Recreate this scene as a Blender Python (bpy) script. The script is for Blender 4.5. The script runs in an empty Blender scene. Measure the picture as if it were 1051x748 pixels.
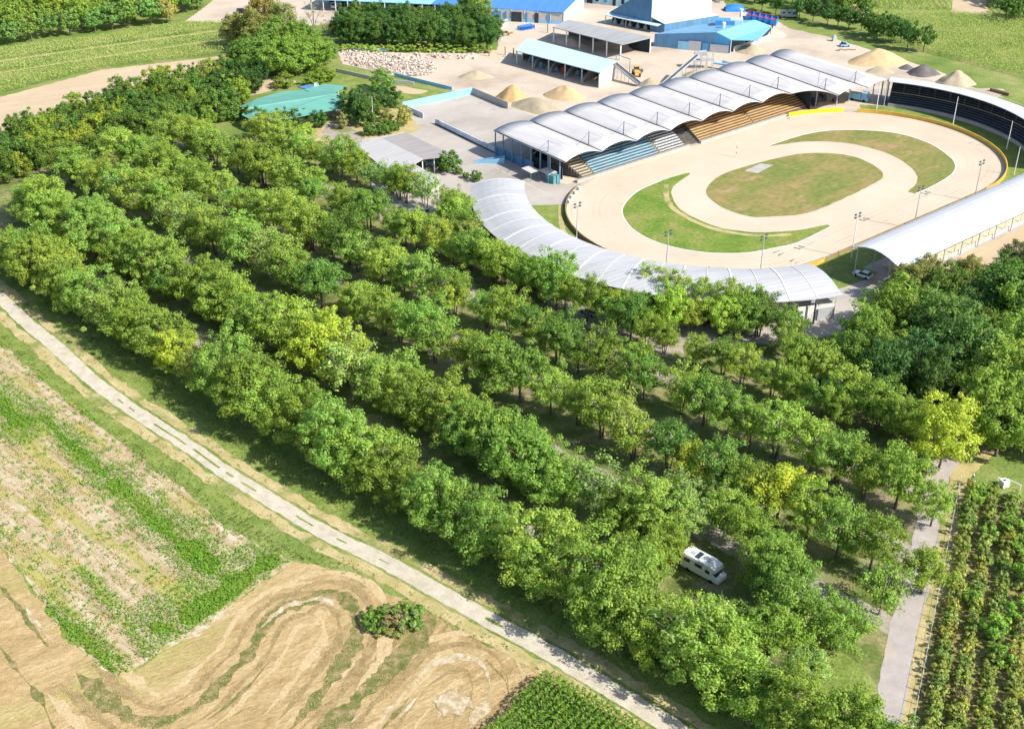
import bpy, math, random
import numpy as np
from mathutils import Vector, noise

rnd = random.Random(11)
R = math.radians
scene = bpy.context.scene
COL = scene.collection

# ------------------------------------------------------------------ camera model (used to survey the site)
F = 1217.89 / 1051.0
PITCH = R(30.578)
CAMH = 120.0

def G(px, py, z=0.0):
    """survey point of the site at height z, read off the aerial photograph"""
    f = 1217.89
    x = (px - 525.5) / f
    y = -(py - 374.0) / f
    d = (x, math.cos(PITCH) + y * math.sin(PITCH), -math.sin(PITCH) + y * math.cos(PITCH))
    t = (CAMH - z) / -d[2]
    return Vector((d[0] * t, d[1] * t, z))

SC = Vector((75.92, 299.5, 0))
PHI = R(39.08)
CU = Vector((math.cos(PHI), math.sin(PHI), 0))
CV = Vector((-math.sin(PHI), math.cos(PHI), 0))

def W(s, t, z=0.0):
    """stadium grid -> world"""
    p = SC + CU * s + CV * t
    return Vector((p.x, p.y, z))

# ------------------------------------------------------------------ objects
def tag(o, label=None, cat=None, group=None, kind=None):
    if label: o['label'] = label
    if cat: o['category'] = cat
    if group: o['group'] = group
    if kind: o['kind'] = kind
    return o

def thing(name, label, cat, loc=(0, 0, 0), rz=0.0, group=None):
    o = bpy.data.objects.new(name, None)
    o.empty_display_size = 0.5
    COL.objects.link(o)
    o.location = loc
    o.rotation_euler = (0, 0, rz)
    return tag(o, label, cat, group)

class MB:
    def __init__(self):
        self.v = []
        self.f = []
    def add(self, vs, fs):
        b = len(self.v)
        self.v += [tuple(p) for p in vs]
        self.f += [tuple(i + b for i in q) for q in fs]
        return self
    def obox(self, p, a, b, c):
        """box from corner p with edge vectors a, b, c"""
        p, a, b, c = Vector(p), Vector(a), Vector(b), Vector(c)
        vs = [p, p + a, p + a + b, p + b, p + c, p + a + c, p + a + b + c, p + b + c]
        return self.add(vs, [(0, 3, 2, 1), (4, 5, 6, 7), (0, 1, 5, 4), (1, 2, 6, 5), (2, 3, 7, 6), (3, 0, 4, 7)])
    def box(self, cx, cy, cz, sx, sy, sz, rz=0.0):
        """box centred in x,y with its bottom at cz"""
        a = Vector((math.cos(rz), math.sin(rz), 0)) * sx
        b = Vector((-math.sin(rz), math.cos(rz), 0)) * sy
        p = Vector((cx, cy, cz)) - a / 2 - b / 2
        return self.obox(p, a, b, (0, 0, sz))
    def tube(self, p, q, r0, r1=None, n=6, cap=True):
        p, q = Vector(p), Vector(q)
        if r1 is None: r1 = r0
        d = (q - p).normalized()
        u = d.orthogonal().normalized()
        w = d.cross(u)
        vs = []
        for k in range(n):
            a = 2 * math.pi * k / n
            e = u * math.cos(a) + w * math.sin(a)
            vs.append(p + e * r0)
            vs.append(q + e * r1)
        fs = [(2 * k, 2 * ((k + 1) % n), 2 * ((k + 1) % n) + 1, 2 * k + 1) for k in range(n)]
        if cap:
            fs.append(tuple(2 * k + 1 for k in range(n)))
            fs.append(tuple(2 * k for k in reversed(range(n))))
        return self.add(vs, fs)
    def slab(self, pts, th):
        """polygon pts (3D, any plane) thickened downwards by th"""
        n = len(pts)
        vs = [Vector(p) for p in pts] + [Vector(p) - Vector((0, 0, th)) for p in pts]
        fs = [tuple(range(n)), tuple(reversed(range(n, 2 * n)))]
        for k in range(n):
            j = (k + 1) % n
            fs.append((k, k + n, j + n, j))
        return self.add(vs, fs)
    def wall(self, pts, th, h, z=None):
        """wall of thickness th along polyline pts (2D/3D base points)"""
        n = len(pts)
        P = [Vector(p) for p in pts]
        L, Rr = [], []
        for i in range(n):
            d = (P[min(i + 1, n - 1)] - P[max(i - 1, 0)]); d.z = 0; d.normalize()
            nn = Vector((-d.y, d.x, 0))
            L.append(P[i] + nn * th / 2); Rr.append(P[i] - nn * th / 2)
        vs = []
        for i in range(n):
            up = Vector((0, 0, h[i] if isinstance(h, (list, tuple)) else h))
            vs += [L[i], Rr[i], Rr[i] + up, L[i] + up]
        fs = []
        for i in range(n - 1):
            a = 4 * i; b = a + 4
            for k in range(4):
                j = (k + 1) % 4
                fs.append((a + k, a + j, b + j, b + k))
        fs.append((0, 3, 2, 1)); e = 4 * (n - 1); fs.append((e, e + 1, e + 2, e + 3))
        return self.add(vs, fs)
    def build(self, name, mat, parent=None, smooth=False, origin=None):
        V = np.array(self.v, dtype=float)
        if parent is not None:
            o0 = np.array(parent.location) if origin is None else np.array(origin)
            if origin is None and parent.parent is not None:
                o0 = o0 + np.array(parent.parent.location)
        elif origin is not None:
            o0 = np.array(origin)
        else:
            o0 = np.array([V[:, 0].mean(), V[:, 1].mean(), V[:, 2].min()])
        me = bpy.data.meshes.new(name)
        me.from_pydata((V - o0).tolist(), [], self.f)
        me.materials.append(mat)
        if smooth:
            me.polygons.foreach_set('use_smooth', [True] * len(me.polygons))
        me.update()
        o = bpy.data.objects.new(name, me)
        COL.objects.link(o)
        if parent is not None:
            o.parent = parent
        else:
            o.location = o0
        return o

def np_mesh(name, verts, quads, mat, smooth=False):
    me = bpy.data.meshes.new(name)
    nv, nq = len(verts), len(quads)
    me.vertices.add(nv); me.loops.add(nq * 4); me.polygons.add(nq)
    me.vertices.foreach_set('co', np.asarray(verts, dtype=np.float32).ravel())
    me.loops.foreach_set('vertex_index', np.asarray(quads, dtype=np.int32).ravel())
    me.polygons.foreach_set('loop_start', np.arange(0, nq * 4, 4, dtype=np.int32))
    me.polygons.foreach_set('loop_total', np.full(nq, 4, dtype=np.int32))
    me.materials.append(mat)
    me.update(calc_edges=True)
    return me

def stuff_obj(name, me, label, cat, parent=None):
    o = bpy.data.objects.new(name, me)
    COL.objects.link(o)
    if parent: o.parent = parent
    return tag(o, label, cat, None, 'stuff')

# ------------------------------------------------------------------ materials
def new_mat(name):
    m = bpy.data.materials.new(name)
    m.use_nodes = True
    nt = m.node_tree
    for n in list(nt.nodes): nt.nodes.remove(n)
    out = nt.nodes.new('ShaderNodeOutputMaterial')
    b = nt.nodes.new('ShaderNodeBsdfPrincipled')
    nt.links.new(b.outputs[0], out.inputs[0])
    return m, nt, b, out

def ramp(nt, stops):
    r = nt.nodes.new('ShaderNodeValToRGB')
    e = r.color_ramp.elements
    while len(e) > 1: e.remove(e[-1])
    e[0].position = stops[0][0]; e[0].color = (*stops[0][1], 1)
    for p, c in stops[1:]:
        x = e.new(p); x.color = (*c, 1)
    return r

def noise_mat(name, stops, scale=0.1, detail=6, rough=0.9, stretch=None, rot=0.0, fine=None, bump=0.0,
              blotch=None, dist=0.0, spec=0.2, metallic=0.0):
    """stops: colour ramp over noise; fine: (scale, amount) brightness grain; blotch: (scale, colour, lo, hi) second patches"""
    m, nt, b, out = new_mat(name)
    L = nt.links.new
    geo = nt.nodes.new('ShaderNodeNewGeometry')
    mp = nt.nodes.new('ShaderNodeMapping')
    mp.vector_type = 'TEXTURE'
    mp.inputs['Rotation'].default_value = (0, 0, rot)
    if stretch: mp.inputs['Scale'].default_value = stretch
    L(geo.outputs['Position'], mp.inputs['Vector'])
    n = nt.nodes.new('ShaderNodeTexNoise')
    n.inputs['Scale'].default_value = scale; n.inputs['Detail'].default_value = detail
    n.inputs['Roughness'].default_value = 0.62; n.inputs['Distortion'].default_value = dist
    L(mp.outputs[0], n.inputs['Vector'])
    r = ramp(nt, stops)
    L(n.outputs['Fac'], r.inputs[0])
    c = r.outputs[0]
    if blotch:
        for (bs, bc, lo, hi) in (blotch if isinstance(blotch, list) else [blotch]):
            n2 = nt.nodes.new('ShaderNodeTexNoise'); n2.inputs['Scale'].default_value = bs
            n2.inputs['Detail'].default_value = 5; n2.inputs['Roughness'].default_value = 0.65
            L(mp.outputs[0], n2.inputs['Vector'])
            mr = nt.nodes.new('ShaderNodeMapRange')
            mr.inputs['From Min'].default_value = lo; mr.inputs['From Max'].default_value = hi
            L(n2.outputs['Fac'], mr.inputs['Value'])
            mx = nt.nodes.new('ShaderNodeMix'); mx.data_type = 'RGBA'
            L(mr.outputs[0], mx.inputs['Factor']); L(c, mx.inputs['A'])
            mx.inputs['B'].default_value = (*bc, 1)
            c = mx.outputs['Result']
    if fine:
        n3 = nt.nodes.new('ShaderNodeTexNoise'); n3.inputs['Scale'].default_value = fine[0]
        n3.inputs['Detail'].default_value = 3
        L(mp.outputs[0], n3.inputs['Vector'])
        mr = nt.nodes.new('ShaderNodeMapRange')
        mr.inputs['From Min'].default_value = 0.25; mr.inputs['From Max'].default_value = 0.75
        mr.inputs['To Min'].default_value = 1 - fine[1]; mr.inputs['To Max'].default_value = 1 + fine[1]
        L(n3.outputs['Fac'], mr.inputs['Value'])
        mx = nt.nodes.new('ShaderNodeMix'); mx.data_type = 'RGBA'; mx.blend_type = 'MULTIPLY'
        mx.inputs['Factor'].default_value = 1
        L(c, mx.inputs['A']); L(mr.outputs[0], mx.inputs['B'])
        c = mx.outputs['Result']
        if bump:
            bp = nt.nodes.new('ShaderNodeBump'); bp.inputs['Strength'].default_value = bump
            bp.inputs['Distance'].default_value = 0.3
            L(n3.outputs['Fac'], bp.inputs['Height']); L(bp.outputs[0], b.inputs['Normal'])
    L(c, b.inputs['Base Color'])
    b.inputs['Roughness'].default_value = rough
    b.inputs['Specular IOR Level'].default_value = spec
    b.inputs['Metallic'].default_value = metallic
    return m

def flat_mat(name, col, rough=0.6, var=0.12, scale=0.6, spec=0.3, metallic=0.0):
    d = tuple(max(0, c * (1 - var)) for c in col); e = tuple(min(1, c * (1 + var)) for c in col)
    return noise_mat(name, [(0.3, d), (0.7, e)], scale=scale, rough=rough, spec=spec, metallic=metallic)

def sheet_metal(name, col, ang, pitch=0.5, rough=0.45, streak=0.12):
    """corrugated coated sheeting: ribs across direction ang, weather streaks"""
    m, nt, b, out = new_mat(name)
    L = nt.links.new
    geo = nt.nodes.new('ShaderNodeNewGeometry')
    mp = nt.nodes.new('ShaderNodeMapping'); mp.vector_type = 'TEXTURE'
    mp.inputs['Rotation'].default_value = (0, 0, ang)
    L(geo.outputs['Position'], mp.inputs['Vector'])
    wv = nt.nodes.new('ShaderNodeTexWave'); wv.inputs['Scale'].default_value = 0.314 / pitch
    L(mp.outputs[0], wv.inputs['Vector'])
    n = nt.nodes.new('ShaderNodeTexNoise'); n.inputs['Scale'].default_value = 0.25; n.inputs['Detail'].default_value = 6
    mp2 = nt.nodes.new('ShaderNodeMapping'); mp2.inputs['Scale'].default_value = (2.5, 0.35, 1)
    L(mp.outputs[0], mp2.inputs['Vector']); L(mp2.outputs[0], n.inputs['Vector'])
    lo = tuple(c * (1 - streak * 1.6) for c in col); hi = tuple(min(1, c * (1 + streak * .5)) for c in col)
    r = ramp(nt, [(0.3, lo), (0.55, col), (0.75, hi)])
    L(n.outputs['Fac'], r.inputs[0])
    mr = nt.nodes.new('ShaderNodeMapRange'); mr.inputs['To Min'].default_value = 0.88; mr.inputs['To Max'].default_value = 1.0
    L(wv.outputs['Fac'], mr.inputs['Value'])
    mx = nt.nodes.new('ShaderNodeMix'); mx.data_type = 'RGBA'; mx.blend_type = 'MULTIPLY'; mx.inputs['Factor'].default_value = 1
    L(r.outputs[0], mx.inputs['A']); L(mr.outputs[0], mx.inputs['B'])
    L(mx.outputs['Result'], b.inputs['Base Color'])
    bp = nt.nodes.new('ShaderNodeBump'); bp.inputs['Strength'].default_value = 0.25; bp.inputs['Distance'].default_value = 0.06
    L(wv.outputs['Fac'], bp.inputs['Height']); L(bp.outputs[0], b.inputs['Normal'])
    b.inputs['Roughness'].default_value = rough
    b.inputs['Specular IOR Level'].default_value = 0.35
    return m

def leaf_mat(name, col=None, trans=0.35, var=0.35):
    """leaves: tint taken from the object's own colour unless col given"""
    m, nt, b, out = new_mat(name)
    L = nt.links.new
    tc = nt.nodes.new('ShaderNodeTexCoord')
    oi = nt.nodes.new('ShaderNodeObjectInfo')
    geo = nt.nodes.new('ShaderNodeNewGeometry')
    n = nt.nodes.new('ShaderNodeTexNoise'); n.inputs['Scale'].default_value = 0.55; n.inputs['Detail'].default_value = 4
    L(geo.outputs['Position'], n.inputs['Vector'])
    n2 = nt.nodes.new('ShaderNodeTexNoise'); n2.inputs['Scale'].default_value = 3.0; n2.inputs['Detail'].default_value = 1
    L(geo.outputs['Position'], n2.inputs['Vector'])
    if col is None:
        base = oi.outputs['Color']
    else:
        rg = nt.nodes.new('ShaderNodeRGB'); rg.outputs[0].default_value = (*col, 1); base = rg.outputs[0]
    # warm / cool drift
    r = ramp(nt, [(0.30, (0.84, 0.96, 0.78)), (0.5, (1, 1, 1)), (0.68, (1.2, 1.08, 0.85))])
    r.color_ramp.elements[2].color = (1.2, 1.08, 0.85, 1)
    L(n.outputs['Fac'], r.inputs[0])
    mx = nt.nodes.new('ShaderNodeMix'); mx.data_type = 'RGBA'; mx.blend_type = 'MULTIPLY'; mx.inputs['Factor'].default_value = 1
    L(base, mx.inputs['A']); L(r.outputs[0], mx.inputs['B'])
    mr = nt.nodes.new('ShaderNodeMapRange')
    mr.inputs['From Min'].default_value = 0.3; mr.inputs['From Max'].default_value = 0.7
    mr.inputs['To Min'].default_value = 1 - var; mr.inputs['To Max'].default_value = 1 + var
    L(n2.outputs['Fac'], mr.inputs['Value'])
    mx2 = nt.nodes.new('ShaderNodeMix'); mx2.data_type = 'RGBA'; mx2.blend_type = 'MULTIPLY'; mx2.inputs['Factor'].default_value = 1
    L(mx.outputs['Result'], mx2.inputs['A']); L(mr.outputs[0], mx2.inputs['B'])
    c = mx2.outputs['Result']
    L(c, b.inputs['Base Color'])
    b.inputs['Roughness'].default_value = 0.62
    b.inputs['Specular IOR Level'].default_value = 0.2
    tr = nt.nodes.new('ShaderNodeBsdfTranslucent')
    mx3 = nt.nodes.new('ShaderNodeMix'); mx3.data_type = 'RGBA'; mx3.blend_type = 'MULTIPLY'; mx3.inputs['Factor'].default_value = 1
    L(c, mx3.inputs['A']); mx3.inputs['B'].default_value = (1.35, 1.3, 0.7, 1)
    L(mx3.outputs['Result'], tr.inputs['Color'])
    ms = nt.nodes.new('ShaderNodeMixShader'); ms.inputs[0].default_value = trans
    L(b.outputs[0], ms.inputs[1]); L(tr.outputs[0], ms.inputs[2]); L(ms.outputs[0], out.inputs[0])
    return m

M = {}
M['leaf'] = leaf_mat('leaf')
M['bark'] = noise_mat('bark', [(0.3, (0.07, 0.055, 0.045)), (0.7, (0.19, 0.155, 0.13))], scale=2.0)
M['bark_pale'] = noise_mat('bark_pale', [(0.3, (0.24, 0.20, 0.16)), (0.7, (0.42, 0.36, 0.30))], scale=2.0)
M['grass'] = noise_mat('grass', [(0.25, (0.09, 0.15, 0.028)), (0.45, (0.15, 0.21, 0.045)), (0.58, (0.22, 0.255, 0.075)), (0.75, (0.34, 0.30, 0.14))],
                       scale=0.07, detail=9, fine=(1.6, 0.28), bump=0.4)
M['lush_grass'] = noise_mat('lush_grass', [(0.25, (0.10, 0.15, 0.03)), (0.5, (0.18, 0.235, 0.05)), (0.7, (0.27, 0.28, 0.09))],
                            scale=0.25, detail=8, fine=(2.2, 0.35), bump=0.4)
M['dry_grass'] = noise_mat('dry_grass', [(0.3, (0.32, 0.27, 0.10)), (0.55, (0.44, 0.36, 0.18)), (0.75, (0.52, 0.43, 0.24))],
                           scale=0.3, detail=8, fine=(2.5, 0.2), blotch=(0.12, (0.20, 0.23, 0.06), 0.52, 0.62))
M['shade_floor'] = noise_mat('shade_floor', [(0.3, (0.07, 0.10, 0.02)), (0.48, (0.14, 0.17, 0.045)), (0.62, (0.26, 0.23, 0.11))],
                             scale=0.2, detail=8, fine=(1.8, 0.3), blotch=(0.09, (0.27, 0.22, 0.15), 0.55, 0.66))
M['lane'] = noise_mat('lane', [(0.3, (0.27, 0.225, 0.185)), (0.6, (0.38, 0.325, 0.285))], scale=0.4, detail=8, fine=(3, 0.15),
                      blotch=(0.13, (0.20, 0.22, 0.07), 0.53, 0.63))
M['gravel'] = noise_mat('gravel', [(0.3, (0.40, 0.35, 0.27)), (0.65, (0.56, 0.50, 0.40))], scale=0.5, detail=9, fine=(4, 0.13), bump=0.2,
                        blotch=(0.25, (0.40, 0.36, 0.26), 0.58, 0.68))
M['asphalt_pale'] = noise_mat('asphalt_pale', [(0.3, (0.33, 0.29, 0.27)), (0.7, (0.44, 0.39, 0.37))], scale=0.3, detail=8, fine=(4, 0.08),
                              blotch=(0.1, (0.42, 0.36, 0.28), 0.55, 0.7))
M['concrete'] = noise_mat('concrete', [(0.3, (0.31, 0.275, 0.24)), (0.5, (0.40, 0.36, 0.32)), (0.75, (0.48, 0.435, 0.385))], scale=0.07, detail=10,
                          fine=(2, 0.06), stretch=(1.6, 1, 1), rot=PHI, blotch=(0.25, (0.31, 0.28, 0.26), 0.6, 0.72))
M['track_sand'] = noise_mat('track_sand', [(0.3, (0.485, 0.40, 0.305)), (0.5, (0.535, 0.445, 0.34)), (0.75, (0.58, 0.49, 0.385))], scale=0.05, detail=10,
                            fine=(1.2, 0.035))
M['yard_sand'] = noise_mat('yard_sand', [(0.3, (0.36, 0.29, 0.22)), (0.5, (0.50, 0.42, 0.335)), (0.75, (0.58, 0.50, 0.42))], scale=0.05, detail=10,
                           fine=(1.0, 0.08), blotch=(0.05, (0.50, 0.39, 0.27), 0.55, 0.7))
M['infield'] = noise_mat('infield', [(0.28, (0.12, 0.18, 0.035)), (0.5, (0.21, 0.20, 0.06)), (0.70, (0.31, 0.22, 0.10))], scale=0.09, detail=9,
                         fine=(0.9, 0.22), rot=PHI, stretch=(1.8, 1, 1), dist=0.6, blotch=[(0.2, (0.35, 0.25, 0.14), 0.58, 0.72), (0.3, (0.11, 0.19, 0.03), 0.6, 0.7)])
M['infield_green'] = noise_mat('infield_green', [(0.3, (0.09, 0.17, 0.022)), (0.5, (0.15, 0.22, 0.035)), (0.72, (0.27, 0.24, 0.08))], scale=0.1, detail=9,
                               fine=(1.2, 0.3), dist=0.6)
M['soil_pale'] = noise_mat('soil_pale', [(0.3, (0.29, 0.215, 0.11)), (0.5, (0.42, 0.335, 0.215)), (0.7, (0.55, 0.465, 0.345))], scale=0.75, detail=6, fine=(2.2, 0.18), stretch=(7, 1, 1), rot=math.atan2(0.676, -0.737),
                           blotch=(0.25, (0.34, 0.31, 0.10), 0.50, 0.60))
M['tilled'] = noise_mat('tilled', [(0.3, (0.43, 0.33, 0.21)), (0.7, (0.53, 0.415, 0.285))], scale=0.15, detail=8, fine=(1.5, 0.07), stretch=(5, 1, 1), rot=R(25))
M['stubble'] = noise_mat('stubble', [(0.26, (0.22, 0.165, 0.065)), (0.40, (0.34, 0.24, 0.11)), (0.55, (0.425, 0.31, 0.155)), (0.74, (0.50, 0.385, 0.22))],
                         scale=0.16, detail=11, dist=2.2, fine=(2.6, 0.22), bump=0.4, stretch=(2.6, 1, 1), rot=R(30),
                         blotch=[(0.06, (0.33, 0.29, 0.10), 0.54, 0.66), (0.35, (0.30, 0.21, 0.10), 0.60, 0.70)])
M['swath_dark'] = noise_mat('swath_dark', [(0.3, (0.20, 0.15, 0.065)), (0.6, (0.33, 0.24, 0.115))], scale=0.7, detail=8, fine=(3, 0.25))
M['swath_light'] = noise_mat('swath_light', [(0.3, (0.43, 0.32, 0.165)), (0.6, (0.50, 0.385, 0.22))], scale=0.7, detail=8, fine=(3, 0.2))
M['mud_green'] = noise_mat('mud_green', [(0.3, (0.08, 0.11, 0.025)), (0.48, (0.15, 0.155, 0.045)), (0.6, (0.27, 0.205, 0.10)), (0.72, (0.40, 0.30, 0.16))], scale=0.7, detail=8, fine=(3, 0.25))
M['chalk'] = noise_mat('chalk', [(0.42, (0.36, 0.27, 0.15)), (0.53, (0.47, 0.38, 0.25)), (0.66, (0.57, 0.50, 0.39))], scale=0.8, detail=8, fine=(3, 0.15))
M['maize_soil'] = flat_mat('maize_soil', (0.09, 0.075, 0.04), 0.95, 0.3)
M['maize'] = leaf_mat('maize', (0.15, 0.27, 0.035), 0.35, 0.35)
M['maize_far'] = leaf_mat('maize_far', (0.40, 0.47, 0.155), 0.4, 0.1)
M['maize_tan'] = leaf_mat('maize_tan', (0.42, 0.49, 0.18), 0.4, 0.1)
M['weed_green'] = leaf_mat('weed_green', (0.17, 0.33, 0.035), 0.35, 0.35)
M['weed_olive'] = leaf_mat('weed_olive', (0.40, 0.34, 0.11), 0.25, 0.35)
M['straw'] = leaf_mat('straw', (0.46, 0.35, 0.19), 0.2, 0.15)
M['grass_tuft'] = leaf_mat('grass_tuft', (0.14, 0.20, 0.04), 0.3, 0.4)
ANG = PHI
M['roof_white'] = sheet_metal('roof_white', (0.545, 0.525, 0.52), ANG, 0.9, 0.6, 0.09)
M['roof_curve'] = sheet_metal('roof_curve', (0.47, 0.47, 0.48), PHI + 1.2, 1.1, 0.55, 0.08)
M['roof_bright'] = flat_mat('roof_bright', (0.56, 0.56, 0.60), 0.45, 0.06, 0.15)
M['seam'] = flat_mat('seam', (0.62, 0.62, 0.62), 0.5, 0.05)
M['dark_steel'] = flat_mat('dark_steel', (0.10, 0.10, 0.11), 0.6, 0.2)
M['steel'] = flat_mat('steel', (0.42, 0.44, 0.46), 0.5, 0.15)
M['blue_steel'] = flat_mat('blue_steel', (0.16, 0.27, 0.38), 0.5, 0.15)
M['white_paint'] = flat_mat('white_paint', (0.78, 0.79, 0.80), 0.5, 0.08)
M['dark_in'] = flat_mat('dark_in', (0.035, 0.045, 0.06), 0.9, 0.3)  # near black: shade of roofed interiors put into the colour; also dark openings
M['seat_blue'] = flat_mat('seat_blue', (0.27, 0.52, 0.72), 0.6, 0.18, 0.35)
M['seat_white'] = flat_mat('seat_white', (0.66, 0.72, 0.76), 0.6, 0.08, 0.5)
M['seat_orange'] = flat_mat('seat_orange', (0.66, 0.38, 0.13), 0.65, 0.15, 0.3)
M['seat_wood'] = flat_mat('seat_wood', (0.60, 0.50, 0.35), 0.7, 0.15, 0.5)
M['seat_grey'] = flat_mat('seat_grey', (0.12, 0.125, 0.155), 0.7, 0.15, 0.5)
M['stand_under'] = flat_mat('stand_under', (0.12, 0.11, 0.10), 0.9, 0.2)
M['wall_grey'] = flat_mat('wall_grey', (0.40, 0.37, 0.34), 0.85, 0.12, 0.4)
M['wall_ochre'] = flat_mat('wall_ochre', (0.62, 0.40, 0.07), 0.75, 0.15, 0.5)
M['wall_yellow'] = flat_mat('wall_yellow', (0.85, 0.62, 0.03), 0.7, 0.05, 0.5)
M['wall_brown'] = flat_mat('wall_brown', (0.26, 0.19, 0.10), 0.85, 0.25, 0.4)
M['wall_white'] = flat_mat('wall_white', (0.70, 0.68, 0.64), 0.8, 0.08, 0.5)
M['wall_mural'] = noise_mat('wall_mural', [(0.38, (0.66, 0.70, 0.76)), (0.5, (0.35, 0.45, 0.62)), (0.55, (0.70, 0.72, 0.75)), (0.68, (0.22, 0.24, 0.34))], scale=0.55, detail=3)
M['cyan_paint'] = flat_mat('cyan_paint', (0.26, 0.58, 0.72), 0.6, 0.1, 0.3)
M['roof_cyan'] = sheet_metal('roof_cyan', (0.30, 0.57, 0.78), R(-12), 1.0, 0.45, 0.06)
M['roof_blue'] = sheet_metal('roof_blue', (0.08, 0.24, 0.60), R(-12), 1.0, 0.45, 0.08)
M['roof_skyblue'] = sheet_metal('roof_skyblue', (0.20, 0.50, 0.75), R(40), 1.0, 0.45, 0.06)
M['roof_midblue'] = sheet_metal('roof_midblue', (0.17, 0.36, 0.55), R(40), 1.0, 0.5, 0.08)
M['roof_pale'] = sheet_metal('roof_pale', (0.48, 0.61, 0.65), R(-40), 0.9, 0.45, 0.06)
M['roof_grey'] = sheet_metal('roof_grey', (0.36, 0.36, 0.36), R(-40), 0.9, 0.6, 0.1)
M['roof_lgrey'] = sheet_metal('roof_lgrey', (0.48, 0.46, 0.45), R(-50), 1.2, 0.6, 0.08)
M['roof_dgrey'] = sheet_metal('roof_dgrey', (0.33, 0.30, 0.29), R(-50), 1.2, 0.7, 0.08)
M['roof_green'] = sheet_metal('roof_green', (0.14, 0.37, 0.30), R(60), 1.0, 0.6, 0.07)
M['wall_blue'] = sheet_metal('wall_blue', (0.08, 0.30, 0.58), R(-40), 0.8, 0.6, 0.05)
M['wall_dblue'] = sheet_metal('wall_dblue', (0.10, 0.24, 0.42), R(-40), 0.8, 0.6, 0.1)
M['wall_pale'] = flat_mat('wall_pale', (0.42, 0.60, 0.66), 0.6, 0.06, 0.15)  # pale wall; on the factory it carries the sunlight of the right side
M['wall_lgrey'] = flat_mat('wall_lgrey', (0.46, 0.44, 0.42), 0.8, 0.1, 0.5)
M['blue_paint'] = flat_mat('blue_paint', (0.03, 0.20, 0.60), 0.5, 0.12)
M['red_paint'] = flat_mat('red_paint', (0.50, 0.06, 0.04), 0.6, 0.15)
M['yellow_paint'] = flat_mat('yellow_paint', (0.65, 0.38, 0.10), 0.5, 0.12)
M['sky_paint'] = flat_mat('sky_paint', (0.22, 0.46, 0.66), 0.4, 0.1)
M['teal_paint'] = flat_mat('teal_paint', (0.10, 0.30, 0.33), 0.4, 0.1)
M['black_paint'] = flat_mat('black_paint', (0.02, 0.02, 0.022), 0.3, 0.2)
M['white_car'] = flat_mat('white_car', (0.76, 0.77, 0.76), 0.3, 0.05)
M['silver_car'] = flat_mat('silver_car', (0.42, 0.43, 0.44), 0.3, 0.05)
M['glass'] = flat_mat('glass', (0.03, 0.04, 0.05), 0.12, 0.1, spec=0.6)
M['rubber'] = flat_mat('rubber', (0.02, 0.02, 0.02), 0.9, 0.2)
M['pile_sand'] = noise_mat('pile_sand', [(0.3, (0.45, 0.32, 0.17)), (0.7, (0.57, 0.43, 0.25))], scale=0.5, detail=9, fine=(3, 0.1), bump=0.3)
M['pile_ochre'] = noise_mat('pile_ochre', [(0.3, (0.42, 0.27, 0.12)), (0.7, (0.52, 0.36, 0.18))], scale=0.5, detail=9, fine=(3, 0.1), bump=0.3)
M['pile_gravel'] = noise_mat('pile_gravel', [(0.3, (0.34, 0.28, 0.19)), (0.7, (0.45, 0.38, 0.27))], scale=0.5, detail=9, fine=(3, 0.12), bump=0.3)
M['pile_dark'] = noise_mat('pile_dark', [(0.3, (0.10, 0.09, 0.09)), (0.7, (0.17, 0.15, 0.15))], scale=0.5, detail=9, fine=(3, 0.12), bump=0.3)
M['rubble'] = noise_mat('rubble', [(0.3, (0.36, 0.25, 0.18)), (0.5, (0.55, 0.47, 0.40)), (0.7, (0.72, 0.68, 0.62))], scale=0.8, detail=8, fine=(2, 0.2))

# ------------------------------------------------------------------ sheets and ribbons
def smooth_line(P, step=2.0, closed=False):
    P = [Vector(p) for p in P]
    out = []
    n = len(P)
    rng = range(n if closed else n - 1)
    for i in rng:
        p0 = P[(i - 1) % n] if closed or i > 0 else P[0]
        p1 = P[i]; p2 = P[(i + 1) % n]
        p3 = P[(i + 2) % n] if closed or i + 2 < n else P[-1]
        k = max(1, int((p2 - p1).length / step))
        for j in range(k):
            t = j / k
            out.append(0.5 * ((2 * p1) + (p2 - p0) * t + (2 * p0 - 5 * p1 + 4 * p2 - p3) * t * t + (3 * p1 - p0 - 3 * p2 + p3) * t ** 3))
    if not closed: out.append(P[-1])
    return out

def straight_line(P, step=2.0, closed=True):
    out = []
    n = len(P)
    for i in range(n if closed else n - 1):
        a, b = Vector(P[i]), Vector(P[(i + 1) % n])
        k = max(1, int((b - a).length / step))
        for j in range(k): out.append(a.lerp(b, j / k))
    if not closed: out.append(Vector(P[-1]))
    return out

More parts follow.
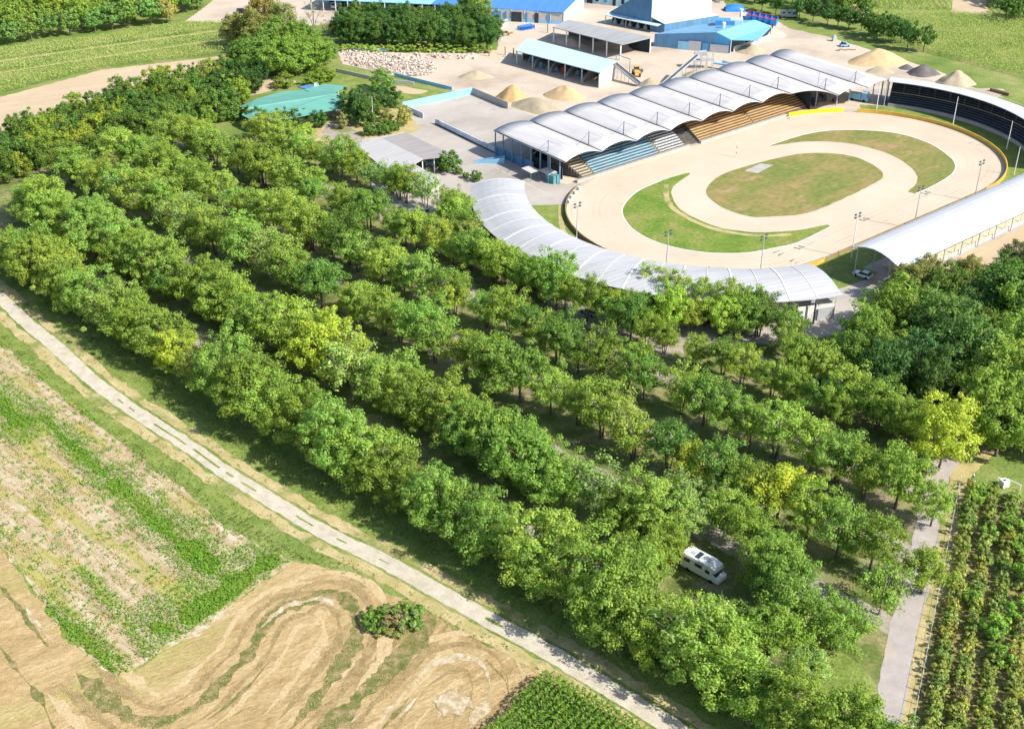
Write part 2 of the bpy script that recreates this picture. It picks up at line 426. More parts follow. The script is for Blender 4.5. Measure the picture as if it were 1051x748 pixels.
LZ = [0.0]
def sheet(name, pts, mat, z, smooth=False, jit=0.25, step=1.5, kind='structure', label=None):
    P = smooth_line(pts, step, True) if smooth else straight_line(pts, step)
    q = []
    for p in P:
        nx = noise.noise(Vector((p.x * 0.45, p.y * 0.45, 3.1))) + 0.6 * noise.noise(Vector((p.x * 1.6, p.y * 1.6, 9.1)))
        ny = noise.noise(Vector((p.x * 0.45, p.y * 0.45, 7.7))) + 0.6 * noise.noise(Vector((p.x * 1.6, p.y * 1.6, 5.1)))
        q.append((p.x + nx * jit * 1.6, p.y + ny * jit * 1.6, z))
    me = bpy.data.meshes.new(name)
    me.from_pydata(q, [], [tuple(range(len(q)))])
    me.update()
    if me.polygons[0].normal.z < 0: me.flip_normals()
    import bmesh
    bm = bmesh.new(); bm.from_mesh(me)
    bmesh.ops.triangulate(bm, faces=bm.faces[:])
    bm.to_mesh(me); bm.free()
    me.materials.append(mat)
    o = bpy.data.objects.new(name, me)
    COL.objects.link(o)
    o['kind'] = kind
    if label: o['label'] = label
    return o

def ribbon(name, pts, w, mat, z, jit=0.2, step=1.2, off=0.0, gaps=0.0, kind='structure'):
    """strip of ground along a line; w half width or (w0, w1); gaps>0 drops pieces by noise"""
    P = smooth_line(pts, step)
    vs, fs = [], []
    n = len(P)
    cprev = None
    for i, p in enumerate(P):
        d = P[min(i + 1, n - 1)] - P[max(i - 1, 0)]; d.z = 0; d.normalize()
        nn = Vector((-d.y, d.x, 0))
        t = i / max(1, n - 1)
        ww = w if not isinstance(w, tuple) else w[0] + (w[1] - w[0]) * t
        j1 = (noise.noise(Vector((p.x * .5, p.y * .5, 1.3))) + .7 * noise.noise(Vector((p.x * 1.7, p.y * 1.7, 2.3)))) * jit * 1.6
        j2 = (noise.noise(Vector((p.x * .5, p.y * .5, 4.3))) + .7 * noise.noise(Vector((p.x * 1.7, p.y * 1.7, 8.3)))) * jit * 1.6
        c = p + nn * off
        if gaps:
            f = 0.5 + noise.noise(Vector((p.x * .16, p.y * .16, 6.6))) * 1.5 + (0.42 - gaps) * 1.2
            ww *= max(0.0, min(1.15, f)); ww *= min(1, i * step / 3.0, (n - 1 - i) * step / 3.0)
        a = c + nn * max(0.02, ww + j1 * min(1, ww + .1)); b = c - nn * max(0.02, ww + j2 * min(1, ww + .1))
        zi = z + (i * 2e-4 if off else 0)
        vs += [(a.x, a.y, zi), (b.x, b.y, zi)]
        if i:
            if off and min((a - aprev).dot(d), (b - bprev).dot(d)) < 0.08: cprev = c; aprev = a; bprev = b; continue
            fs.append((2 * i - 2, 2 * i - 1, 2 * i + 1, 2 * i))
        cprev = c; aprev = a; bprev = b
    me = bpy.data.meshes.new(name)
    me.from_pydata(vs, [], fs); me.update()
    me.materials.append(mat)
    o = bpy.data.objects.new(name, me); COL.objects.link(o)
    o['kind'] = kind
    return o

def pxs(L, z=0.0): return [G(x, y, z) for x, y in L]

def inside(p, poly):
    x, y = p[0], p[1]; c = False; n = len(poly); j = n - 1
    for i in range(n):
        xi, yi = poly[i][0], poly[i][1]; xj, yj = poly[j][0], poly[j][1]
        if (yi > y) != (yj > y) and x < (xj - xi) * (y - yi) / (yj - yi) + xi: c = not c
        j = i
    return c

def segd(p, a, b):
    ax, ay = a[0], a[1]; dx, dy = b[0] - ax, b[1] - ay
    t = max(0, min(1, ((p[0] - ax) * dx + (p[1] - ay) * dy) / (dx * dx + dy * dy + 1e-9)))
    return math.hypot(p[0] - ax - t * dx, p[1] - ay - t * dy)

def oval(r, s0=33.75, n=40, t0=0.0, sc=0.0):
    pts = []
    for k in range(n + 1):
        a = -math.pi / 2 + math.pi * k / n
        pts.append(W(sc + s0 + r * math.cos(a), t0 + r * math.sin(a)))
    for k in range(n + 1):
        a = math.pi / 2 + math.pi * k / n
        pts.append(W(sc - s0 + r * math.cos(a), t0 + r * math.sin(a)))
    return pts

# ================================================================== GROUND
def big(name, x0, y0, x1, y1, mat, z):
    me = bpy.data.meshes.new(name)
    me.from_pydata([(x0, y0, z), (x1, y0, z), (x1, y1, z), (x0, y1, z)], [], [(0, 1, 2, 3)])
    me.materials.append(mat); o = bpy.data.objects.new(name, me); COL.objects.link(o); o['kind'] = 'structure'
    return o
big('ground', -1500, -600, 1500, 3000, M['grass'], 0.0)

RD = Vector((-0.737, 0.676, 0))          # direction of the tree rows (away from the camera)
RN = Vector((0.676, 0.737, 0))
def row_pt(c, Y): return Vector((c - 1.09 * Y, Y, 0))
def road_x(Y): return 0.4533 * Y - 0.95

# parking wood floor
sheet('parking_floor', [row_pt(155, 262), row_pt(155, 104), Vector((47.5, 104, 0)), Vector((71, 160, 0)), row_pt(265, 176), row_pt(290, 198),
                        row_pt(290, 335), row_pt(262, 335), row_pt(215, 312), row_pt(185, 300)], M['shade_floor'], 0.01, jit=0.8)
for c, y0, y1, w in ((166, 112, 265, 1.6), (195, 128, 295, 2.1), (220, 143, 310, 2.3), (245, 159, 322, 2.5), (271, 178, 335, 3.0)):
    ribbon('parking_lane', [row_pt(c, y0), row_pt(c, (y0 + y1) / 2), row_pt(c, y1)], w, M['lane'], 0.02, jit=0.5)
sheet('gravel_apron', pxs([(560, 296), (640, 322), (705, 345), (700, 372), (640, 352), (560, 318)]), M['lane'], 0.024, jit=0.5)

# gravel track on the left
ROADL = pxs([(-140, 205), (-60, 262), (0, 306), (25, 329), (63, 361), (94, 389.5), (141, 424), (188, 454), (235.5, 487), (282.6, 516), (331, 545), (394, 576),
             (457, 610.6), (504, 637), (551, 662), (614, 700), (690, 746), (760, 795)])
ribbon('track_verge', ROADL, .95, M['dry_grass'], 0.012, off=2.9, jit=0.35)
ribbon('grass_verge', ROADL, 3.4, M['lush_grass'], 0.011, off=7.0, jit=0.5)
ribbon('grass_verge', ROADL[:10], 1.7, M['lush_grass'], 0.011, off=-5.6, jit=0.5)
ribbon('track_verge', ROADL, 1.0, M['dry_grass'], 0.013, off=-3.0, jit=0.35)
ribbon('gravel_track', ROADL, 1.5, M['gravel'], 0.03, jit=0.14, step=0.7)
i0 = 0
SR = smooth_line(ROADL, 1.0)
def near_px(P, x, y):
    g = G(x, y); return min(range(len(P)), key=lambda i: (P[i] - g).length)
for (a, b, w) in [((118, 411), (122, 413), .25), ((129, 418), (134, 421), .3), ((157, 437), (190, 461), .34), ((193, 463), (224, 483), .36), ((228, 486), (235, 490), .3),
                  ((245, 494), (264, 506), .33), ((305, 527), (328, 541), .3), ((346, 551), (360, 558), .28), ((387, 572), (394, 576), .2), ((500, 634), (520, 643), .35)]:
    ia, ib = near_px(SR, *a), near_px(SR, *b)
    if ib - ia < 3: ib = ia + 3
    ribbon('track_grass_strip', SR[ia:ib], w * .62, M['grass'], 0.036, jit=0.2, step=0.35)

# road on the right
ROADR = [Vector((x, y, 0)) for x, y in ((44.0, 100), (48.6, 109.5), (52.6, 118.5), (56.5, 128), (61.6, 138.5), (66.0, 149), (70.3, 159), (73.6, 166.5), (77, 171), (84, 178), (96, 189))]
ribbon('verge', ROADR, 1.6, M['dry_grass'], 0.014, off=-3.4, jit=0.3)
ribbon('asphalt_road', ROADR, 1.9, M['asphalt_pale'], 0.034, jit=0.12, step=0.7)
ribbon('asphalt_road', pxs([(902, 740), (880, 722), (858, 712), (835, 704)]), 1.5, M['asphalt_pale'], 0.03, jit=0.15)
sheet('grass_patch', pxs([(836, 690), (860, 668), (890, 690), (902, 712), (893, 742), (868, 728), (845, 716)]), M['lush_grass'], 0.04, True, 0.3)

# ---- field of weeds, left
FIELD = pxs([(-70, 300), (0, 353), (56, 399), (125, 455), (176, 493), (232, 541), (272, 562), (300, 577), (262, 600), (251, 609), (223, 632), (195, 650), (160, 672), (128, 692),
             (119, 694), (100, 683), (82, 665), (62, 640), (47, 622), (25, 590), (0, 560), (-60, 500), (-150, 420), (-150, 350)])
sheet('weedy_field', FIELD, M['soil_pale'], 0.016, jit=0.5)
# ---- mown straw field
STRAW = pxs([(300, 575), (330, 580), (390, 606), (440, 630), (480, 652), (530, 676), (575, 702), (540, 722), (500, 762), (470, 900), (200, 1000), (-300, 900), (-300, 560),
             (-150, 425), (-60, 498), (0, 562), (47, 624), (82, 667), (119, 696), (128, 694), (195, 652), (251, 611)])
sheet('mown_field', STRAW, M['stubble'], 0.018, jit=0.6)
ribbon('chalky_edge', pxs([(119, 695), (140, 681), (165, 667), (195, 651), (223, 633), (251, 610), (275, 590), (300, 575)]), 0.85, M['chalk'], 0.03, jit=0.6, step=0.7, gaps=0.33)
ribbon('chalky_edge', pxs([(150, 672), (180, 657), (196, 646)]), 0.7, M['chalk'], 0.032, jit=0.5, step=0.7)
RZ = [0.0]
for P, w, mt, g in [
    ([(300, 625), (319, 612), (341, 607), (358, 619), (366, 642), (363, 664), (352, 682), (338, 698), (316, 728), (296, 750)], 1.0, 'mud_green', .25),
    ([(300, 624), (317, 616), (335, 617), (350, 626)], 0.5, 'chalk', .35),
    ([(330, 617), (300, 621), (285, 628), (269, 645), (258, 668), (236, 691), (204, 722), (168, 739), (135, 736), (107, 716), (90, 700), (78, 690)], 1.15, 'mud_green', .2),
    ([(330, 614), (303, 619), (287, 627), (268, 644)], 0.5, 'chalk', .3),
    ([(448, 630), (425, 660), (403, 684), (380, 706), (355, 729), (330, 749), (318, 765)], 1.3, 'mud_green', .12),
    ([(388, 746), (400, 727), (423, 700), (443, 684), (470, 674), (491, 679), (502, 696), (501, 716), (488, 737), (480, 752)], 0.75, 'chalk', .28),
    ([(405, 742), (420, 724), (434, 710), (446, 697), (458, 690)], 0.6, 'chalk', .33),
    ([(392, 748), (408, 730), (420, 716)], 0.8, 'mud_green', .15),
    ([(498, 676), (512, 690), (520, 702), (524, 720)], 1.0, 'mud_green', .3),
    ([(0, 601), (18, 622), (33, 643), (50, 664)], 0.5, 'mud_green', .4),
    ([(25, 622), (40, 642), (55, 660)], 0.45, 'chalk', .35),
    ([(0, 664), (20, 690), (40, 715), (52, 740), (60, 760)], 1.1, 'mud_green', .35),
    ([(360, 742), (372, 730)], 0.9, 'chalk', .2), ([(345, 755), (355, 742)], 0.6, 'chalk', .2),
    ([(212, 740), (250, 710), (276, 680)], 0.5, 'mud_green', .4)]:
    RZ[0] += 0.003
    ribbon('wheel_rut', pxs(P), w, M[mt], 0.03 + RZ[0], jit=0.55, step=0.5, gaps=g)
    if len(P) > 6:
        for o_ in (-4.6, -2.4, 2.5, 4.7):
            RZ[0] += 0.0006
            ribbon('mown_swath', pxs(P), .6, M['swath_dark' if abs(o_) < 3 else 'swath_light'], 0.022 + RZ[0] * .12, jit=0.5, step=0.7, gaps=.3, off=o_)
c0 = G(468, 724)
sheet('chalk_patch', [c0 + Vector((2.0 * math.cos(a) * (1 + .25 * math.sin(3 * a)), 2.6 * math.sin(a), 0)) for a in [k * math.pi / 8 for k in range(16)]], M['chalk'], 0.10, True, 0.9, 0.3)

# ---- ground of the top left
sheet('maize_ground', pxs([(-80, 122), (0, 101), (105, 73), (225, 59), (262, 54), (258, 40), (246, 22), (185, 23), (100, 36), (0, 49), (-80, 60)]), M['grass'], 0.012, jit=0.5)
sheet('tilled_strip', pxs([(-80, 150), (-80, 121), (0, 100), (105, 72), (225, 58), (262, 50), (262, 66), (200, 90), (150, 110), (60, 122), (0, 135)]), M['tilled'], 0.02, jit=0.5)
sheet('dirt_patch', pxs([(210, 96), (225, 105), (262, 98), (292, 90), (305, 84), (280, 78), (240, 86)]), M['tilled'], 0.024, jit=0.8)
sheet('paved_yard', pxs([(190, 22), (215, 4), (240, -20), (420, -30), (420, 12), (350, 10), (300, 30), (262, 42), (250, 24)]), M['yard_sand'], 0.022, jit=0.3)
# ---- construction yard
sheet('sand_yard', pxs([(228, 0), (240, -40), (760, -50), (742, -10), (745, 8), (790, 18), (812, 30), (850, 38), (905, 55), (960, 72), (1000, 90), (1030, 100), (990, 108),
                        (905, 112), (840, 112), (760, 130), (640, 170), (560, 140), (522, 113), (485, 96), (461, 93), (430, 84), (352, 66), (345, 50), (420, 55), (510, 52), (512, 40), (505, 20), (400, 14), (300, 30)]),
      M['yard_sand'], 0.026, jit=0.4)
sheet('sand_spill', pxs([(1000, 92), (1030, 92), (1025, 100), (1010, 108), (985, 100)]), M['yard_sand'], 0.03, True, 0.6)
sheet('tilled_strip', pxs([(979, -30), (1018, -30), (1012, 0), (1014, 14), (976, 13), (978, 0)]), M['tilled'], 0.02, jit=0.4)
sheet('tilled_strip', pxs([(880, -10), (899, -10), (893, 12), (880, 24), (868, 16)]), M['tilled'], 0.02, jit=0.4)

# ---- stadium ground
sheet('stadium_paving', [W(*p) for p in ((-93, 8), (-96, -18), (-90, -36), (-72, -56), (-52, -62), (-40, -68), (-30, -62), (60, -58), (92, -40), (100, 0), (92, 30), (78, 40), (78, 68),
                         (-20, 68), (-20, 117), (-49, 117), (-53, 112), (-70, 96), (-90, 70), (-98, 40))], M['concrete'], 0.03, jit=0.1)
sheet('sand_yard', [W(*p) for p in ((41, 36), (41, 68), (78, 68), (79, 40), (76, 28), (66, 24), (58, 28), (50, 33))], M['yard_sand'], 0.034, jit=0.2)
gr = []
for k in range(0, 33): a = R(41 - 131 * k / 32); gr.append(W(33.75 + 44.2 * math.cos(a), 44.2 * math.sin(a)))
gr += [W(10, -44), W(-20, -44), W(-38, -43.5), W(-42, -38)]
for k in range(0, 33): a = R(-90 + 131 * k / 32); gr.append(W(33.75 + 36.2 * math.cos(a), 36.2 * math.sin(a)))
sheet('grass_strip', gr[:37] + [W(-34, -36.2)] + gr[37:], M['lush_grass'], 0.04, jit=0.15)
sheet('dirt_strip', [W(-30, -55), W(70, -55), W(70, -64), W(-22, -64)], M['tilled'], 0.04, jit=0.5)
gl = []
for k in range(0, 30): a = R(152 + 118 * k / 29); gl.append(W(-33.75 + 47 * math.cos(a), 47 * math.sin(a)))
for k in range(0, 30): a = R(270 - 118 * k / 29 + 9); gl.append(W(-33.75 + 36.2 * math.cos(a), 36.2 * math.sin(a)))
sheet('grass_strip', [G(543, 211), G(582, 210)] + [W(-33.75 + 36.2 * math.cos(R(a)), 36.2 * math.sin(R(a))) for a in range(152, 278, 4)] +
      [W(-33.75 + 48 * math.cos(R(a)), 48 * math.sin(R(a))) for a in range(276, 146, -4)], M['lush_grass'], 0.036, jit=0.1)
sheet('footpath', [G(573, 211), G(577, 211), G(580, 235), G(590, 250), G(584, 252), G(575, 238)], M['dry_grass'], 0.042, True, 0.1)
sheet('speedway_track', oval(35.9), M['track_sand'], 0.05, jit=0.02)
M['rake'] = noise_mat('rake', [(0.35, (0.44, 0.36, 0.27)), (0.65, (0.53, 0.44, 0.335))], scale=.2, detail=8)
for k_, (r_, w_) in enumerate(((34.6, .25), (32.9, .12), (31.4, .18), (29.2, .1), (27.6, .16), (26.0, .1))):
    O_ = oval(r_, n=24)
    a_ = (k_ * 17) % 50
    ribbon('rake_mark', O_[a_:] + O_[:max(0, a_ - 12)], w_, M['rake'], 0.055 + k_ * .001, jit=0.2, step=1.5, gaps=.3)
P1 = [(708.4, 177.8), (678.8, 185.7), (654, 196.8), (639.2, 212.9), (641.6, 226.5), (654, 238.9), (673.8, 248.8), (698.5, 255.7), (728.2, 259.9), (765.3, 259.9), (795, 254.9), (820, 248.8), (852.5, 233),
      (850, 230.8), (820.5, 236.4), (790, 238.6), (777.7, 239), (743, 234.8), (718.3, 226.3), (698.5, 215.2), (690, 201.8), (691, 191.8)]
P2 = [(932, 197.4), (939.7, 199.2), (960, 190), (977.8, 178.4), (980.4, 168.2), (972.7, 159.3), (952.4, 146.6), (916.9, 136.5), (866.1, 133.5), (828.1, 137.8), (790, 149.5),
      (806, 148), (828, 145.6), (866, 146.8), (901.7, 154.5), (924.5, 164.6), (939.5, 177.2), (940.5, 188.5)]
P3 = [(724.5, 196.8), (733, 184.8), (750, 176), (790, 164.5), (828, 157.6), (866, 159), (891.5, 167), (906.8, 179.6), (896.6, 188.7), (866, 203.9), (828, 219), (790, 222.6), (770.3, 222.6), (745.5, 215.2), (731, 206.3)]
def kerbed(P, mat, nm):
    L = smooth_line(pxs(P), 1.5, True)
    sheet(nm, L, M[mat], 0.07, jit=0.12, step=1.0)
kerbed(P1, 'infield_green', 'infield_grass'); kerbed(P2, 'infield', 'infield_grass'); kerbed(P3, 'infield', 'infield_grass')
ribbon('inner_kerb', pxs(P1[1:13]), 0.17, M['wall_white'], 0.085, jit=0.02)
ribbon('inner_kerb', pxs(P2[1:11]), 0.17, M['wall_white'], 0.085, jit=0.02)
ribbon('bare_strip', pxs([(684, 190), (684, 202), (692, 215), (714, 228), (742, 237.5), (778, 242), (812, 241)]), 0.7, M['dry_grass'], 0.078, jit=0.25)
sheet('concrete_pad', pxs([(764, 175.8), (780.2, 168.3), (793.8, 169.6), (777.7, 178.2)]), M['wall_grey'], 0.08, jit=0.0)
for p in [(832, 250.5), (892.7, 224.3), (950, 201), (996, 147)]:
    g = G(*p); sheet('drain_patch', [g + CU * a + CV * b for a, b in ((-1.2, -.35), (1.2, -.35), (1.2, .35), (-1.2, .35))], M['concrete'], 0.056, jit=0.02)

# ================================================================== CROPS
def quads_cloud(centres, normals, sizes, aspect=1.0, ups=None, rs=None):
    """one quad per centre, facing normal"""
    rs = rs or np.random.RandomState(5)
    n = len(centres)
    r = rs.normal(size=(n, 3)) if ups is None else ups
    u = np.cross(normals, r); u /= np.linalg.norm(u, axis=1)[:, None] + 1e-9
    v = np.cross(normals, u)
    s = sizes[:, None] * 0.5
    a = aspect if np.isscalar(aspect) else aspect[:, None]
    V = np.stack([centres - u * s - v * s * a * .35, centres + u * s * .1 - v * s * a, centres + u * s + v * s * a * .35, centres - u * s * .1 + v * s * a], 1)
    return V.reshape(-1, 3), np.arange(n * 4).reshape(-1, 4)

def tufts(name, pts, hs, mat, label, cat, per=8, spread=0.3, leaf=0.28, seed=1, upright=0.35):
    rs = np.random.RandomState(seed)
    P = np.array([[p[0], p[1], 0.04] for p in pts]); H = np.array(hs)
    n = len(P)
    C = np.repeat(P, per, 0)
    h = np.repeat(H, per)
    C[:, :2] += rs.normal(size=(n * per, 2)) * (spread * (0.6 + 0.4 * h / max(h.mean(), 1e-6)))[:, None] * 0.7
    C[:, 2] += rs.rand(n * per) * h
    N = rs.normal(size=(n * per, 3)); N[:, 2] = np.abs(N[:, 2]) * 1.0 + upright
    N /= np.linalg.norm(N, axis=1)[:, None]
    S = leaf * (0.6 + 0.8 * rs.rand(n * per))
    V, Q = quads_cloud(C, N, S, 0.8, rs=rs)
    return stuff_obj(name, np_mesh(name, V, Q, mat), label, cat)

def maize(name, poly, rd, row, step, h, mat, label, leaf, per, seed, lean=0.5):
    rs = np.random.RandomState(seed)
    rd = Vector(rd).normalized(); nn = Vector((-rd.y, rd.x, 0))
    us = [p.dot(rd) for p in poly]; vs = [p.dot(nn) for p in poly]
    pts = []
    v = min(vs)
    while v < max(vs):
        u = min(us)
        while u < max(us):
            q = rd * (u + rnd.uniform(-.3, .3) * step) + nn * (v + rnd.uniform(-.08, .08) * row)
            if inside(q, poly): pts.append((q.x, q.y))
            u += step
        v += row
    n = len(pts)
    P = np.array([[x, y, 0] for x, y in pts])
    hv = np.array([h * (1 + 0.14 * noise.noise(Vector((x * .12, y * .12, seed)))) for x, y in pts])
    C = np.repeat(P, per, 0); hh = np.repeat(hv, per)
    ang = rs.rand(n * per) * 2 * math.pi
    t = rs.rand(n * per) ** 0.6
    C[:, 0] += np.cos(ang) * leaf * .35; C[:, 1] += np.sin(ang) * leaf * .35
    C[:, 2] = hh * (0.35 + 0.65 * t)
    N = np.stack([np.cos(ang) * lean, np.sin(ang) * lean, 0.75 + 0 * ang], 1) + rs.normal(size=(n * per, 3)) * .25
    N /= np.linalg.norm(N, axis=1)[:, None]
    U = np.stack([-np.sin(ang), np.cos(ang), 0 * ang], 1)
    V, Q = quads_cloud(C, N, leaf * (0.7 + .6 * rs.rand(n * per)), 0.35, ups=U, rs=rs)
    return stuff_obj(name, np_mesh(name, V, Q, mat), label, 'crop')

CORN = pxs([(560, 697), (588, 712), (616, 725), (645, 745), (675, 762), (740, 830), (640, 920), (430, 880), (494, 766), (530, 724)])
sheet('maize_soil', CORN, M['maize_soil'], 0.03, jit=0.2)
maize('maize_crop', CORN, RN, 0.98, 0.26, 2.3, M['maize'], 'dark green maize in rows filling the field corner below the gravel track', 0.6, 7, 3, .4)
# far crops
F1 = pxs([(-60, 114), (0, 98), (105, 71), (225, 56.5), (258, 51), (258, 41), (246, 25), (200, 24.5), (160, 36), (80, 55), (0, 75), (-60, 88)])
F2 = pxs([(-60, 84), (0, 71), (80, 51), (160, 32), (190, 25), (110, 38), (0, 52), (-60, 60)])
F1 = pxs([(-60, 114), (0, 98), (105, 71), (225, 56.5), (258, 51), (258, 41), (254, 38.5), (127, 56.5), (0, 76), (-60, 86)])
FB = pxs([(-60, 84), (0, 74), (127, 54.5), (254, 36), (248, 29.5), (123, 46.5), (0, 64.5), (-60, 74)])
F2 = pxs([(-60, 72), (0, 62), (123, 45), (246, 27.5), (243, 23.5), (190, 24), (110, 37), (0, 51), (-60, 60)])
sheet('crop_gap', pxs([(-60, 88), (0, 78), (127, 58), (256, 38), (246, 26), (123, 43), (0, 60), (-60, 70)]), M['grass'], 0.02, jit=.2)
for P_ in ([(-60, 85), (0, 75), (127, 55.5), (256, 37)], [(-60, 73), (0, 63.3), (123, 45.8), (248, 28.5)]): ribbon('crop_gap', pxs(P_), .55, M['swath_light'], .026, jit=.15)
maize('maize_crop', FB, G(105, 71) - G(0, 98), 1.1, 0.8, 1.2, M['maize_tan'], 'narrow middle strip of pale crop between two light lines at upper left', .62, 6, 14, .3)
maize('maize_crop', F1, G(105, 71) - G(0, 98), 1.1, 0.8, 1.8, M['maize_far'], 'light green crop strip beside the tan tilled strip at upper left', .62, 6, 4, .3)
maize('maize_crop', F2, G(105, 71) - G(0, 98), 1.1, 0.8, 1.2, M['maize_tan'], 'paler crop strip beyond the light green crop at upper left', .62, 6, 5, .3)
F3 = pxs([(893, 13), (978, 15), (1080, 24), (1150, 70), (1110, 98), (1051, 81), (1000, 67), (950, 54.5), (925, 46), (905, 33)])
maize('maize_crop', F3, G(1051, 81) - G(950, 54.5), 1.15, 0.8, 2.2, M['maize_far'], 'wide green maize field at the upper right beyond the row of trees', .62, 6, 6, .3)
F4 = pxs([(899, 10), (902, -30), (980, -30), (976, 11)])
F5 = pxs([(1016, 13), (1020, -30), (1110, -30), (1100, 20), (1051, 18)])
for i, (f, tx) in enumerate(((F4, 'striped green crop rows left of the bare tan strip at the top right'), (F5, 'striped green crop rows right of the bare tan strip at the top right'))):
    maize('maize_crop', f, Vector((0.15, 1, 0)), 2.4, 0.8, 1.7, M['maize_far'], tx, 1.0, 4, 7 + i)

# weeds in the left field, in drilled rows parallel to the gravel track
green, gh, olive, oh = [], [], [], []
px = lambda a: G(*a)
bands = [((284, 569), (186, 640), 7.0), ((40, 425), (110, 490), 2.6), ((110, 490), (225, 590), 4.0), ((225, 590), (250, 600), 6), ((47, 622), (125, 690), 2.2), ((-20, 405), (30, 440), 5.5),
         ((0, 353), (170, 488), 0.6), ((150, 640), (190, 650), 2.5), ((90, 590), (150, 660), 1.4)]
bands = [(px(a), px(b), w) for a, b, w in bands]
for i_, (a_, b_, w_) in enumerate(bands):
    if w_ > 2: ribbon('weed_cover', [a_, a_.lerp(b_, .5), b_], w_ * .42, M['infield_green'], 0.02 + i_ * .0015, jit=.6, step=.6, gaps=.12)
us = [p.dot(RD) for p in FIELD]; vs_ = [p.dot(RN) for p in FIELD]
v = min(vs_)
while v < max(vs_):
    u = min(us)
    while u < max(us):
        q = RD * (u + rnd.uniform(-.15, .15)) + RN * (v + rnd.uniform(-.12, .12))
        u += 0.56
        if q.x < -112 or not inside(q, FIELD): continue
        g = noise.noise(Vector((q.x * .11, q.y * .11, 2))) + .6 * noise.noise(Vector((q.x * .4, q.y * .4, 5)))
        st = noise.noise(Vector((q.dot(RN) * .8, q.dot(RD) * .06, 11)))
        dens = 0
        for a, b, w in bands:
            d = segd(q, a, b)
            if d < w * (1 + .5 * g): dens = max(dens, 1 - d / (w * 1.8))
        if dens > 0 and rnd.random() < .6 + dens * .5:
            green.append(q); gh.append(rnd.uniform(.4, .9))
        elif g > .55 and rnd.random() < .6:
            green.append(q); gh.append(rnd.uniform(.35, .8))
        elif rnd.random() < .58 + .5 * st + .35 * g:
            if rnd.random() < .25: green.append(q); gh.append(rnd.uniform(.12, .35))
            else: olive.append(q); oh.append(rnd.uniform(.12, .35))
    v += 1.05
tufts('weeds', green, gh, M['weed_green'], 'green weeds in broken rows and thick patches on the pale field at left', 'weeds', 17, .5, .25, 1)
tufts('dry_weeds', olive, oh, M['weed_olive'], 'yellow olive dry weeds in rows on the pale field at left', 'weeds', 11, .42, .22, 2)
# straw on the mown field, lush tufts on the verges
st, sh = [], []
for k in range(7000):
    q = G(rnd.uniform(-40, 575), rnd.uniform(560, 770))
    if inside(q, STRAW) and noise.noise(Vector((q.x * .2, q.y * .2, 4))) > -.25: st.append(q); sh.append(rnd.uniform(.02, .08))
tufts('straw_stubble', st, sh, M['straw'], 'short straw stubble on the mown tan field', 'stubble', 5, .6, .15, 3, 2.2)
st, sh = [], []
for k in range(12000):
    t = rnd.random(); i = int(t * (len(SR) - 2)); p = SR[i]; d = (SR[i + 1] - SR[i]).normalized(); nn = Vector((-d.y, d.x, 0))
    o = rnd.choice((-1, 1)) * rnd.uniform(2.6, 11)
    q = p + nn * o
    if inside(q, FIELD) or inside(q, STRAW) or inside(q, CORN): continue
    if 2.5 < abs(o) < 6 and rnd.random() < .8: continue
    st.append(q); sh.append(rnd.uniform(.05, .22))
tufts('grass_tufts', st, sh, M['grass_tuft'], 'green grass tufts on the verges of the gravel track', 'grass', 6, .4, .22, 4)

# ================================================================== TREES
def crown_mesh(name, seed, Rr, z0, z1, nclump, per, leaf, squash=1.0, top=0.55, rag=0.35, rc=None, core=0.25):
    """crown of many small leaf faces gathered in clumps through an uneven volume"""
    rs = np.random.RandomState(seed)
    zc = z0 + (z1 - z0) * top
    cl = []
    while len(cl) < nclump:
        d = rs.normal(size=3); d /= np.linalg.norm(d)
        lob = 1 + rag * noise.noise(Vector((d[0] * 1.7 + seed * 3.1, d[1] * 1.7, d[2] * 1.7))) + rag * .5 * noise.noise(Vector((d[0] * 4 + seed, d[1] * 4, d[2] * 4)))
        rr = (rs.rand() ** core) * lob
        hz = (z1 - zc) if d[2] > 0 else (zc - z0)
        p = np.array([d[0] * Rr * rr, d[1] * Rr * rr, zc + d[2] * hz * rr * squash])
        if p[2] < z0 - .2: continue
        cl.append(p)
    cl = np.array(cl)
    rcl = (rc or Rr * 0.24) * (0.6 + 0.8 * rs.rand(nclump))
    C = np.repeat(cl, per, 0)
    g = rs.normal(size=(nclump * per, 3)); g /= np.linalg.norm(g, axis=1)[:, None]
    off = g * (rs.rand(nclump * per) ** 0.45)[:, None] * np.repeat(rcl, per)[:, None]
    off[:, 2] *= 0.85
    C = C + off
    out = C - np.array([0, 0, zc - (z1 - z0) * .25]); out /= np.linalg.norm(out, axis=1)[:, None] + 1e-9
    N = g * 0.9 + out * 0.55 + rs.normal(size=g.shape) * 0.55 + np.array([0, 0, .25])
    N /= np.linalg.norm(N, axis=1)[:, None]
    S = leaf * (0.55 + 0.9 * rs.rand(nclump * per))
    V, Q = quads_cloud(C, N, S, 0.75, rs=rs)
    return np_mesh(name, V, Q, M['leaf'])

